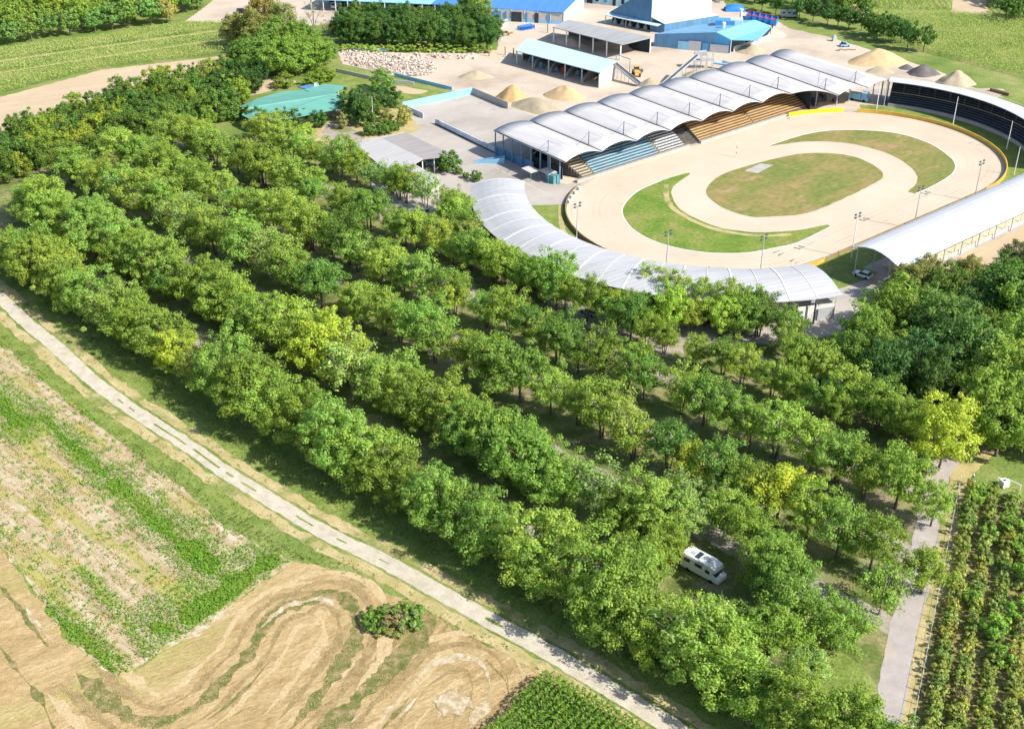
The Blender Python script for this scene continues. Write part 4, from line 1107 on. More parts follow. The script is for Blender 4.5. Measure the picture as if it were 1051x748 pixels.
# seating blocks
RISE, TREAD, NROW = .46, .84, 13
def seating(s0, s1, mat, sk=0.0, under='stand_under', nrow=NROW, lab=None):
    # stepped base
    m = MB()
    for k in range(nrow):
        a = s0 + (sk * (nrow - k) / nrow if sk > 0 else 0)
        m.obox(W(a, 37.0 + k * TREAD, 0.3), CU * (s1 - a), CV * TREAD, (0, 0, .35 + k * RISE))
    blk = m.build('seating_block', M[under], gs)
    if lab: blk['label'] = lab
    for k in range(nrow):
        a = s0 + (sk * (nrow - k) / nrow if sk > 0 else 0)
        m = MB(); m.obox(W(a + .05, 37.12 + k * TREAD, .95 + k * RISE), CU * (s1 - a - .1), CV * .52, (0, 0, .09))
        m.build('bench_row', M[mat], blk, origin=tuple(gs.location))
seating(-46.8, -39.6, 'seat_wood', 3.5, lab='plain timber coloured benches at the left end')
seating(-39.0, -14.2, 'seat_blue', lab='blue bench rows')
seating(-13.6, -3.8, 'seat_white', nrow=11, lab='white bench rows')
seating(2.2, 25.6, 'seat_orange', lab='orange bench rows')
seating(26.2, 50.6, 'seat_orange', lab='orange bench rows')
for s in (-39.3, -13.9, 25.9):
    m = MB()
    for k in range(NROW): m.obox(W(s - .3, 37.0 + k * TREAD, .3), CU * .6, CV * TREAD, (0, 0, .55 + k * RISE))
    m.build('aisle_steps', M['wall_brown'], gs)
m = MB()
for k in range(9): m.obox(W(-3.4, 37.2 + k * 1.1, 0), CU * 5.2, CV * 1.0, (0, 0, .5 + k * .5))
for k in range(7): m.tube(W(-3.2 + k * .8, 37.2, .6), W(-3.2 + k * .8, 47, 5.2), .06, n=4)
m.build('stairs', M['stand_under'], gs)
m = MB(); m.obox(W(-46, 35.95, 0), CU * 43.5, CV * 1.0, (0, 0, .75)); m.obox(W(2, 35.95, 0), CU * 38, CV * 1.0, (0, 0, .75)); m.build('front_walkway', M['wall_grey'], gs)
m = MB()
for s0, s1 in ((-46, -2.6), (2, 40)):
    k = s0
    while k < s1: m.tube(W(k, 36.1, .7), W(k, 36.1, 1.6), .035, n=4); k += 2.2
    m.tube(W(s0, 36.1, 1.6), W(s1, 36.1, 1.6), .04, n=4); m.tube(W(s0, 36.1, 1.15), W(s1, 36.1, 1.15), .03, n=4)
m.build('railing', M['wall_brown'], gs)
# machines stored under the open right hand vaults
for k in range(14):
    m = MB(); p = W(rnd.uniform(55, 63), rnd.uniform(35, 46)); a_ = rnd.uniform(0, 3); l_, w_ = rnd.uniform(1, 2.2), rnd.uniform(.8, 1.4); h_ = rnd.uniform(.6, 1.4)
    m.box(p.x, p.y, .25, l_, w_, h_, a_); m.box(p.x, p.y, .25 + h_, l_ * .5, w_ * .6, rnd.uniform(.3, .9), a_)
    m.tube((p.x, p.y - w_ * .6, .35), (p.x, p.y + w_ * .6, .35), .35, n=8)
    tag(m.build('stored_machine', M['dark_steel']), 'one of the dark machines stored under the right hand vault by the orange seats', 'machine', 'machines stored under the vault')
# little covered entrances left of the stand
kio = thing('entrance_canopy', 'two small grey flat canopies over a kiosk at the left foot of the vaulted stand', 'canopy', W(-52, 44))
for s0, t0 in ((-55.2, 44.5), (-52.4, 40.6)):
    m = MB(); m.slab([W(s0, t0, 2.6), W(s0 + 3.2, t0, 2.6), W(s0 + 3.2, t0 + 4, 2.8), W(s0, t0 + 4, 2.8)], .12); m.build('canopy_roof', M['wall_lgrey'], kio)
    m = MB()
    for a, b in ((.15, .15), (3, .15), (.15, 3.8), (3, 3.8)): m.tube(W(s0 + a, t0 + b, 0), W(s0 + a, t0 + b, 2.6), .07, n=5)
    m.build('post', M['blue_steel'], kio)
m = MB(); m.box(*W(-50.6, 41)[:2], 0, 2.0, 3.4, 2.3, PHI); m.build('kiosk_box', M['teal_paint'], kio)
# pale blue ramp rail beside the stand
m = MB(); m.wall([W(-57.5, 66.5), W(-51.2, 60.5)], .15, [.3, 1.9]); m.wall([W(-58.6, 65.3), W(-52.3, 59.3)], .15, [.3, 1.9])
tag(m.build('ramp_wall', M['sky_paint']), 'pale blue sloping ramp walls beside the left end of the vaulted stand', 'ramp')
# floor pad and pair of people sized posts
sheet('sand_apron', [W(-49, 37), W(-40, 36.4), W(-46, 42), W(-49.5, 41)], M['track_sand'], 0.055, jit=.2)

# track walls
def wallring(name, a0, a1, sc, mat, label, h=1.0, r=36.15, th=.25, n=40):
    pts = [W(sc + r * math.cos(R(a0 + (a1 - a0) * k / n)), r * math.sin(R(a0 + (a1 - a0) * k / n)), 0) for k in range(n + 1)]
    m = MB(); m.wall(pts, th, h)
    return tag(m.build(name, M[mat]), label, 'wall')
m = MB(); m.wall([W(-33.5, -36.15), W(-12, -36.15), W(10, -36.15), W(33.75, -36.15)], .25, 1.0)
tag(m.build('track_wall', M['wall_brown']), 'straight low dark brown track wall under the long right hand roof', 'wall')
wallring('track_wall', -90, 43, 33.75, 'wall_ochre', 'curved ochre painted low wall round the right bend of the track', 1.15)
m = MB(); m.wall([W(40.6, 35.6), W(46, 33.9), W(52, 31.2), W(57.4, 27.9)], .3, 1.25)
tag(m.build('track_wall', M['wall_yellow']), 'bright yellow low wall at the exit by the orange seats', 'wall')
wallring('track_wall', 112, 270, -33.75, 'wall_brown', 'curved brown low wall round the left bend of the track', 1.1)
wallring('track_wall', 140, 196, -33.75, 'wall_ochre', 'faded ochre board lining the inside of the left bend wall', .8, 35.92, .1, 16)
m = MB(); m.wall([W(-41.5, -35.6), W(-36, -36.4), W(-33.6, -36.2)], .25, 1.1); tag(m.build('track_wall', M['wall_ochre']), 'short ochre wall end between the curved roof and the long right roof', 'wall')
for i in range(4):
    a = R(130 - i * 5); p = W(-33.75 + 35.5 * math.cos(a), 35.5 * math.sin(a))
    m = MB(); m.box(p.x, p.y, .05, .8, .9, .9, PHI); tag(m.build('barrier_block', M['white_paint']), 'small white block by the track wall below the timber benches, %s from the stand' % nth(i + 1), 'barrier', 'white blocks at the track wall')

# ---- near left curved grandstand
cg = thing('curved_grandstand', 'crescent shaped grandstand with pale curved roof wrapping the near left bend', 'grandstand', W(-80, 0))
A0, A1, NB = 137.0, 250.0, 20
def cpt(a, r, z): return W(-33.75 + r * math.cos(R(a)), r * math.sin(R(a)), z)
def prof(u): return 7.2 + .9 * math.sin(math.pi * min(1, u * 1.05)) - 1.1 * u * u
ri, ro = 46.6, 60.2
bays = MB()
for b in range(NB):
    a0 = A0 + (A1 - A0) * b / NB; a1 = A0 + (A1 - A0) * (b + 1) / NB
    g_ = .09
    vs = []; SG = 8
    for dz in (0, -.15):
        for sub in range(3):
            a = a0 + g_ + (a1 - a0 - 2 * g_) * sub / 2
            for k in range(SG + 1):
                u = k / SG; vs.append(cpt(a, ri + (ro - ri) * u, prof(u) + dz))
    w = SG + 1; fs = []
    for sub in range(2):
        for k in range(SG):
            i = sub * w + k
            fs.append((i, i + 1, i + w + 1, i + w)); j = i + 3 * w; fs.append((j, j + w, j + w + 1, j + 1))
    for k in range(SG): fs.append((k, k + 3 * w, k + 1 + 3 * w, k + 1)); i = 2 * w + k; fs.append((i, i + 1, i + 1 + 3 * w, i + 3 * w))
    for sub in range(2):
        fs.append((sub * w, (sub + 1) * w, (sub + 1) * w + 3 * w, sub * w + 3 * w)); i = sub * w + SG; fs.append((i, i + 3 * w, i + w + 3 * w, i + w))
    m = MB(); m.add(vs, fs); m.build('roof_bay', M['roof_curve'], cg, smooth=False)
    m = MB()
    for k in range(SG):
        u0, u1 = k / SG, (k + 1) / SG
        for wd in ((.2, .06) if b % 2 == 0 else (.07, .05),):
            p, q = cpt(a0, ri + (ro - ri) * u0, prof(u0) + .03), cpt(a0, ri + (ro - ri) * u1, prof(u1) + .03)
            t = (cpt(a0 + 1, ri, 0) - cpt(a0, ri, 0)).normalized() * wd[0]
            m.obox(p - t, q - p, t * 2, (0, 0, wd[1]))
    m.build('roof_seam', M['seam'], cg)
    m = MB(); p = cpt(a0, ro - .5, 0); m.box(p.x, p.y, 0, .3, .3, 5.5, PHI); m.build('column', M['dark_steel'], cg)
m = MB(); m.wall([cpt(A0 + 2 + (A1 - A0 - 22) * k / 24, 57.5, 0) for k in range(25)], .2, 5.4); m.build('back_wall', M['dark_in'], cg)  # dark space below the outer eaves, its shade put into the wall colour
m = MB()
for k in range(9):
    for b in range(24):
        a0 = A0 + 3 + (A1 - A0 - 8) * b / 24; a1 = A0 + 3 + (A1 - A0 - 8) * (b + 1) / 24
        r0 = 48 + k * .95
        p, q, s, t = cpt(a0, r0, 0), cpt(a1, r0, 0), cpt(a1, r0 + .93, 0), cpt(a0, r0 + .93, 0)
        h = Vector((0, 0, .4 + k * .45))
        m.add([p, q, s, t, p + h, q + h, s + h, t + h], [(4, 5, 6, 7), (0, 1, 5, 4), (2, 3, 7, 6), (1, 2, 6, 5), (3, 0, 4, 7)])
m.build('seating_steps', M['wall_grey'], cg)
# end building under right end of the roof
m = MB(); m.wall([cpt(241, 58.6, 0), cpt(249.2, 58.6, 0), cpt(249.4, 52, 0)], .2, 3.6); m.build('end_wall', M['wall_white'], cg)
m = MB(); m.wall([cpt(245.6, 58.85, 0), cpt(249.4, 58.85, 0)], .1, 2.9); m.build('shutter', M['silver_car'], cg)
m = MB()
for z in (4.3, 4.8): m.tube(cpt(240, 58.8, z), cpt(249.6, 58.8, z), .07, n=4)
for a in (241, 243.5, 246, 249.4): m.tube(cpt(a, 58.8, 3.6), cpt(a, 58.8, 5.6), .07, n=4)
m.build('railing', M['steel'], cg)

# ---- right straight roof
rg = thing('straight_grandstand', 'long bright white curved roof on braced posts along the near straight at right', 'grandstand', W(20, -50))
s0, s1 = -35.6, 78
pr = [(-44.2, 7.0), (-46, 7.9), (-48, 8.5), (-50, 8.75), (-52, 8.6), (-54, 8.1), (-56, 7.3), (-57.3, 6.6)]
nb = 12
for b in range(nb):
    a, c = s0 + (s1 - s0) * b / nb, s0 + (s1 - s0) * (b + 1) / nb
    m = MB(); vs = []
    for dz in (0, -.16):
        for s in (a, c):
            for t, z in pr: vs.append(W(s, t, z + dz))
    w = len(pr); fs = []
    for k in range(w - 1):
        fs.append((k, k + w, k + w + 1, k + 1)); j = k + 2 * w; fs.append((j, j + 1, j + w + 1, j + w))
        fs.append((k, k + 1, k + 1 + 2 * w, k + 2 * w)); fs.append((k + w, k + 3 * w, k + 1 + 3 * w, k + 1 + w))
    fs.append((0, 2 * w, 3 * w, w)); fs.append((w - 1, 2 * w - 1, 4 * w - 1, 3 * w - 1))
    m.add(vs, fs); m.build('roof_bay', M['roof_bright'], rg)
for k in range(16):
    s = -34.6 + k * 7.2
    m = MB(); m.box(*W(s, -54.2)[:2], 0, .22, .22, 7.6, PHI); m.build('column', M['steel'], rg)
    m = MB(); m.tube(W(s, -54.3, 5.0), W(s, -57.0, 6.7), .07, n=4); m.tube(W(s, -54.3, 5.6), W(s + 3.3, -54.3, 3.2), .05, n=4); m.tube(W(s + 3.3, -54.3, 3.2), W(s + 7.2, -54.3, 1.6), .05, n=4); m.build('brace', M['steel'], rg)
    m = MB(); m.box(*W(s, -45.4)[:2], 0, .22, .22, 7.2, PHI); m.build('column', M['steel'], rg)
m = MB(); m.tube(W(s0, -57.25, 6.5), W(s1, -57.25, 6.5), .12, n=5); m.build('eaves_rail', M['steel'], rg)
m = MB()
for k in range(7): m.obox(W(-25, -46.2 - k * .95, 0), CU * 98, CV * -.93, (0, 0, .4 + k * .42))
m.build('seating_steps', M['seat_wood'], rg)
m = MB(); m.wall([W(-26, -53.6), W(74, -53.6)], .2, 1.1); m.build('back_wall', M['wall_lgrey'], rg)

# ---- far right curved stand
fg = thing('dark_curved_grandstand', 'dark tiered grandstand with thin white roof on the far right bend', 'grandstand', W(78, 0))
def fpt(a, r, z): return W(33.75 + r * math.cos(R(a)), r * math.sin(R(a)), z)
NBF = 16; FA0, FA1 = 31.0, -58.0
fprof = [(44.6, 7.9), (46.5, 8.1), (49, 7.9), (52, 7.2), (54.6, 6.3)]
for b in range(NBF):
    a0 = FA0 + (FA1 - FA0) * b / NBF; a1 = FA0 + (FA1 - FA0) * (b + 1) / NBF
    vs = []
    for dz in (0, -.16):
        for a in (a0, a1):
            for r, z in fprof: vs.append(fpt(a, r, z + dz))
    w = len(fprof); fs = []
    for k in range(w - 1):
        fs.append((k, k + 1, k + w + 1, k + w)); j = k + 2 * w; fs.append((j, j + w, j + w + 1, j + 1))
        fs.append((k, k + 2 * w, k + 1 + 2 * w, k + 1)); fs.append((k + w, k + 1 + w, k + 1 + 3 * w, k + 3 * w))
    fs.append((0, w, 3 * w, 2 * w)); fs.append((w - 1, 3 * w - 1, 4 * w - 1, 2 * w - 1))
    m = MB(); m.add(vs, fs); m.build('roof_bay', M['roof_bright'], fg)
    m = MB(); p = fpt(a0, 49.5, 0); m.box(p.x, p.y, 0, .25, .25, 7.8, PHI); m.tube(fpt(a0, 49.5, 5.4), fpt(a0, 45, 7.7), .07, n=4); m.build('column', M['dark_steel'], fg)
NT = 11
base = MB(); 
for k in range(NT):
    row = MB()
    for b in range(32):
        a0 = 30 + (-86) * b / 32; a1 = 30 + (-86) * (b + 1) / 32
        r0 = 44.7 + k * .82
        def blk(m, ra, rb, z0, z1):
            P = [fpt(a0, ra, z0), fpt(a1, ra, z0), fpt(a1, rb, z0), fpt(a0, rb, z0)]; U = [Vector((p.x, p.y, z1)) for p in P]
            m.add(P + U, [(4, 5, 6, 7), (0, 1, 5, 4), (2, 3, 7, 6), (1, 2, 6, 5), (3, 0, 4, 7)])
        blk(base, r0, r0 + .81, 0.2, .75 + k * .46)
        blk(row, r0 + .08, r0 + .48, .98 + k * .46, 1.08 + k * .46)
    row.build('bench_row', M['seat_grey'] if k != 5 else M['seat_wood'], fg)
base.build('seating_steps', M['dark_in'], fg)
m = MB(); m.wall([fpt(30 - 86 * k / 32, 44.5, 0) for k in range(33)], .2, 1.0); m.build('front_wall', M['wall_grey'], fg)
m = MB()
for z in (5.3, 5.9, 6.5, 7.1):
    for b in range(30):
        m.tube(fpt(30 - 86 * b / 30, 53.9, z), fpt(30 - 86 * (b + 1) / 30, 53.9, z), .07, n=4, cap=False)
m.build('back_rails', M['seat_wood'], fg)
m = MB(); m.wall([fpt(31.4, 44.6), fpt(31.4, 48.5)] if False else [fpt(31.4, 44.6, 0), fpt(31.4, 48.5, 0)], .25, 7.5); m.build('end_wall', M['roof_bright'], fg)

# ---- lamp posts
def lamp_post(x, y, zt, label, base=None, white=False, heads=4):
    g = G(x, y) if base is None else base
    t = thing('lamp_post', label, 'lamp post', g, 0, 'floodlight posts round the track')
    m = MB(); m.tube((g.x, g.y, 0), (g.x, g.y, zt), .15, .08, 7); p = m.build('pole', M['white_paint'] if white else M['steel'], t)
    if heads:
        m = MB(); m.tube((g.x - CU.x * .9, g.y - CU.y * .9, zt - .1), (g.x + CU.x * .9, g.y + CU.y * .9, zt - .1), .05, n=4)
        m.build('cross_arm', M['dark_steel'], t)
        for k in range(heads):
            o = -.8 + 1.6 * (k % 2); hz = zt - .35 + .75 * (k // 2)
            m = MB(); c = g + CU * o + CV * .0
            m.obox(Vector((c.x, c.y, hz)) - CU * .28 - CV * .15, CU * .56, CV * .3, (0, 0, .36)); m.build('floodlight', M['dark_steel'], t)
    return t
lamp_post(873.5, 265, 10.6, 'floodlight post in the dark grass under the near end of the long right roof', white=True)
lamp_post(0, 0, 10.4, 'floodlight post on the near straight, second from the left of the three at right', base=W(-1.5, -38.4))
lamp_post(0, 0, 10.4, 'floodlight post on the near straight nearest the right bend', base=W(25.4, -38.0))
lamp_post(591.5, 252, 10.2, 'floodlight post behind the crescent roof at the left bend, beside the grass')
lamp_post(0, 0, 10.4, 'floodlight post rising behind the middle of the crescent roof', base=W(-67.6, -18.2))
lamp_post(0, 0, 10.4, 'floodlight post rising behind the right part of the crescent roof', base=W(-52.8, -33.2))
lamp_post(899.5, 112.5, 8.6, 'thin white post at the yard exit beside the blue truck', white=True, heads=0)
lamp_post(978, 128, 8.6, 'thin white post before the dark stand, left of the three at the right bend', white=True, heads=0)
lamp_post(1033, 153.5, 8.4, 'thin white post before the dark stand, middle of the three at the right bend', white=True, heads=0)
lamp_post(1040.5, 180, 8.0, 'thin white post before the dark stand, nearest of the three at the right bend', white=True, heads=0)
g = G(755.4, 161.7); t = thing('marker_pole', 'red and white striped pole standing on the track by the infield', 'pole', g)
for k in range(5):
    m = MB(); m.tube((g.x, g.y, .05 + k * .85), (g.x, g.y, .05 + (k + 1) * .85), .09, n=7); m.build('band', M['red_paint' if k % 2 else 'white_paint'], t)
g = G(383.5, 131); m = MB(); m.tube(g, g + Vector((0, 0, 9.5)), .1, .06, 6); tag(m.build('flagpole', M['white_paint']), 'white flagpole in the garden by the grey shed', 'pole')
# person on the track apron, person on the seats: tiny
def person(x, y, top, label, p=None, z=0, legs='dark_steel'):
    g = G(x, y) if p is None else p
    m = MB()
    V = Vector
    def sect(L, n=8):
        vs = []; fs = []
        for (cx, cy, cz, rx, ry) in L:
            for k in range(n): a = 2 * math.pi * k / n; vs.append((g.x + cx + rx * math.cos(a), g.y + cy + ry * math.sin(a), z + cz))
        for i in range(len(L) - 1):
            for k in range(n): fs.append((i * n + k, i * n + (k + 1) % n, (i + 1) * n + (k + 1) % n, (i + 1) * n + k))
        fs.append(tuple(range(n))[::-1]); fs.append(tuple((len(L) - 1) * n + k for k in range(n)))
        m.add(vs, fs)
    sect([(0, 0, .80, .17, .12), (0, 0, .95, .18, .13), (0, 0, 1.1, .15, .11), (0, 0, 1.3, .2, .13), (0, 0, 1.42, .21, .11), (0, 0, 1.48, .08, .08), (0, 0, 1.53, .06, .06), (0, 0, 1.58, .09, .1), (0, 0, 1.66, .1, .11), (0, 0, 1.74, .07, .08), (0, 0, 1.77, .02, .02)])
    for sg in (-1, 1):
        sect([(sg * .12, .12, 0, .05, .11), (sg * .11, .02, .08, .05, .06), (sg * .1, 0, .45, .065, .07), (sg * .09, 0, .85, .09, .1)], 6)
        sect([(sg * .27, .06, .78, .035, .045), (sg * .26, .02, 1.1, .045, .05), (sg * .21, 0, 1.42, .055, .06)], 6)
    o = m.build('person', M[legs]); return tag(o, label, 'person')
person(579.3, 178.5, 1.75, 'person in dark clothes standing on the sandy apron left of the timber benches')
person(0, 0, 1.75, 'person in dark clothes standing among the blue bench rows', p=W(-25, 41.5), z=3.1)

# ================================================================== PLAZA AND COURT
def lw(name, pts, h, mat, label, th=.25, z=0):
    m = MB(); m.wall([Vector((p.x, p.y, z)) for p in pts], th, h); return tag(m.build(name, M[mat]), label, 'wall')
lw('court_wall', [W(-47.4, 116.3), W(-21.5, 114.2)], 2.2, 'cyan_paint', 'bright cyan wall along the far side of the paved court')
lw('court_wall', [W(-21.4, 114.0), W(-21.8, 95.5)], 2.2, 'wall_grey', 'plain grey wall between the paved court and the sand piles')
lw('court_wall', [W(-47.5, 116), W(-47.5, 105)], 1.7, 'wall_mural', 'short white wall with dark drawings at the left corner of the court')
lw('court_wall', [W(-47.6, 98.5), W(-48.3, 82), W(-48.9, 68)], 1.7, 'wall_mural', 'long white wall with dark figures on the near side of the paved court')
lw('court_kerb', [W(-47.6, 98.5), W(-48.9, 68)], .3, 'dark_in', 'dark base kerb along the painted court wall', .7)
lw('lawn_fence', [G(345, 74), G(380, 82), G(405, 86), G(425, 88)], 1.3, 'wall_lgrey', 'grey low fence between the lawn and the rubble heap')
lw('lawn_fence', [G(405, 78.5), G(435, 86), G(464, 93)], 1.2, 'sky_paint', 'pale blue low fence between the lawn and the sandy yard')
sheet('lawn', pxs([(335, 76), (350, 70), (400, 84), (460, 96), (414, 109), (405, 118), (360, 112), (352, 100), (330, 88)]), M['lush_grass'], 0.045, jit=.3)
sheet('bare_patch', pxs([(402, 88), (425, 91), (440, 94), (425, 97), (400, 92)]), M['tilled'], 0.05, True, .4)
sheet('garden_ground', pxs([(300, 118), (352, 110), (400, 112), (412, 112), (425, 124), (432, 133), (420, 137), (398, 141), (364, 147), (340, 150), (300, 140)]), M['dry_grass'], 0.046, jit=.5)
sheet('garden_path', pxs([(330, 138), (345, 122), (362, 132), (372, 146), (352, 150)]), M['lane'], 0.052, True, .3)
m = MB(); a, b = G(505, 171), G(570, 200)
ribbon('paving_line', [G(508, 172), G(565, 201)], .18, M['wall_lgrey'], .045, jit=.02)
ribbon('paving_line', [G(495, 185), G(540, 160)], .15, M['asphalt_pale'], .045, jit=.02)

# ---- generic shed
def roofpoly(t, pts, th, mat, name='roof', lab=None):
    m = MB(); m.slab(pts, th); o = m.build(name, M[mat], t)
    if lab: o['label'] = lab
    return o
def prismwall(t, pts, ztop, mat, name='wall', th=.2, z0=0.0):
    m = MB(); m.wall([Vector((p.x, p.y, z0)) for p in pts], th, [z - z0 for z in ztop] if isinstance(ztop, (list, tuple)) else ztop - z0); return m.build(name, M[mat], t)
def posts(t, pts, ztop, mat, r=.16):
    for i, p in enumerate(pts):
        m = MB(); z = ztop[i] if isinstance(ztop, (list, tuple)) else ztop
        m.box(p.x, p.y, 0, r * 2, r * 2, z, .6); m.build('post', M[mat], t)
def L2(a, b, t): return Vector(a).lerp(Vector(b), t)

# grey open shed on the left of the plaza
def shed(name, label, cat, C, th, mat):
    loc = sum((Vector(p) for p in C), Vector((0, 0, 0))) / len(C); loc.z = 0
    t = thing(name, label, cat, loc)
    roofpoly(t, C, th, mat)
    return t
P = [G(364, 147, 4.5), G(398, 141, 5.2), G(436, 160, 5.0), G(425, 168, 4.6), G(405, 176, 4.3)]
t = shed('open_shed', 'wide flat two tone grey shed roof beside the parking rows and clipped bushes', 'shed', [G(362, 148, 4.4), G(392, 142, 5.2), G(434, 163, 5.2), G(404, 180, 4.4)], .3, 'roof_lgrey')
roofpoly(t, [G(392, 142, 5.2), G(417, 136.5, 4.6), G(465, 159.5, 4.6), G(434, 163, 5.2)], .3, 'roof_dgrey', lab='darker grey half of the roof')
roofpoly(t, [G(404, 171, 3.6), G(420, 165, 3.9), G(452, 184, 3.9), G(437, 190, 3.6)], .25, 'roof_lgrey', 'lean_to_roof')
prismwall(t, [G(366, 160), G(410, 190)], 4.1, 'wall_lgrey')
prismwall(t, [G(372, 158), G(416, 150.5), G(458, 172)], 4.2, 'wall_lgrey')
prismwall(t, [G(437, 174), G(461, 169)], 2.0, 'teal_paint', 'window_wall', .15, 1.0)
prismwall(t, [G(412, 183), G(440, 198), G(450, 194)], 3.4, 'wall_white')
posts(t, [G(434, 181), G(446, 177.5), G(463, 172)], 4.3, 'white_paint', .12)

# green roof restaurant
gz = 4.0
t = thing('green_roof_building', 'low building with turquoise green roof behind the small dark trees', 'building', G(300, 112))
rg0, rg1 = G(256, 110, gz + 1.3), G(346, 96, gz + 1.3)
roofpoly(t, [G(245, 110, gz), G(262, 102, gz), G(290, 94, gz), G(340, 91, gz), rg1, rg0], .2, 'roof_green')
roofpoly(t, [rg0, rg1, G(353, 99, gz), G(351, 111, gz), G(300, 121, gz), G(262, 125, gz), G(248, 118, gz)], .2, 'roof_green')
roofpoly(t, [G(312, 92, 4.2), G(332, 86.5, 4.2), G(356, 88, 4.2), G(343, 95, 4.2), G(325, 97, 4.2)], .3, 'roof_green')
roofpoly(t, [G(306, 89.5, 3.4), G(318, 86.5, 3.4), G(327, 88, 3.4), G(314, 91.5, 3.4)], .25, 'wall_dblue', 'porch_roof')
prismwall(t, [G(252, 122), G(292, 108), G(348, 103), G(347, 117), G(300, 131), G(262, 135), G(253, 124)], 3.8, 'wall_lgrey')
m = MB(); c = G(325, 87, 4.6)
for k in range(12):
    a, b = 2 * math.pi * k / 12, 2 * math.pi * (k + 1) / 12
    m.add([c + Vector((0, 0, -.1)), c + Vector((.8 * math.cos(a), -.25, .8 * math.sin(a))), c + Vector((.8 * math.cos(b), -.25, .8 * math.sin(b))), c + Vector((0, .12, 0))], [(0, 1, 2), (3, 2, 1)])
m.tube(c - Vector((0, 0, 1)), c, .06, n=5); m.build('satellite_dish', M['white_paint'], t)

# long blue building A
t = thing('long_blue_building', 'very long blue roofed vehicle shed across the top with open bays', 'building', G(456, 14))
e = [(330, .5), (442, 4.6), (577, 13.2)]
H0 = 4.6
k0, k1, k2 = G(318, -.6, H0), G(442, 4.5, H0), G(578, 13.2, H0)
bk = (G(600, -3, 5) - G(578, 13.2, 5)); up = Vector((0, 0, 2.2))
roofpoly(t, [k0, k1, k1 + bk + up, k0 + bk + up], .25, 'roof_cyan', lab='pale cyan left half of the roof')
roofpoly(t, [k1, L2(k1, k2, .66), L2(k1, k2, .66) + bk + up, k1 + bk + up], .25, 'roof_blue', lab='strong blue middle of the roof')
roofpoly(t, [L2(k1, k2, .66), k2, k2 + bk + up, L2(k1, k2, .66) + bk + up], .25, 'roof_blue')
g0, g1 = Vector((k0.x, k0.y, 0)) + bk.normalized() * .6, Vector((k2.x, k2.y, 0)) + bk.normalized() * .6
fr = (g1 - g0)
npost = 20
posts(t, [g0 + fr * (k / npost) for k in range(npost + 1)], H0 - .1, 'steel', .18)
bkn = bk.copy(); bkn.z = 0
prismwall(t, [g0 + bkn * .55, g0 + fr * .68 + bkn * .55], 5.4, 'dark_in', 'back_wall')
m = MB(); nrm = Vector((-fr.y, fr.x, 0)).normalized()
prismwall(t, [g0 + fr * .675, g1], H0 - .15, 'wall_lgrey', 'front_wall')
prismwall(t, [g1, g1 + bkn * .95], [H0, H0 + 2.0], 'wall_pale', 'end_wall')
out = Vector((fr.y, -fr.x, 0)).normalized()
if out.y > 0: out = -out
prismwall(t, [g0 + fr * .675 + out * .25, g1 + out * .25], 1.2, 'sky_paint', 'plinth_band', .1)
for a, b, mt in ((.73, .76, 'wall_blue'), (.80, .84, 'dark_in'), (.89, .905, 'dark_in'), (.775, .782, 'wall_blue'), (.855, .862, 'wall_blue'), (.94, .947, 'wall_blue')):
    prismwall(t, [g0 + fr * a + out * .32, g0 + fr * b + out * .32], 3.8, mt, 'door', .1)

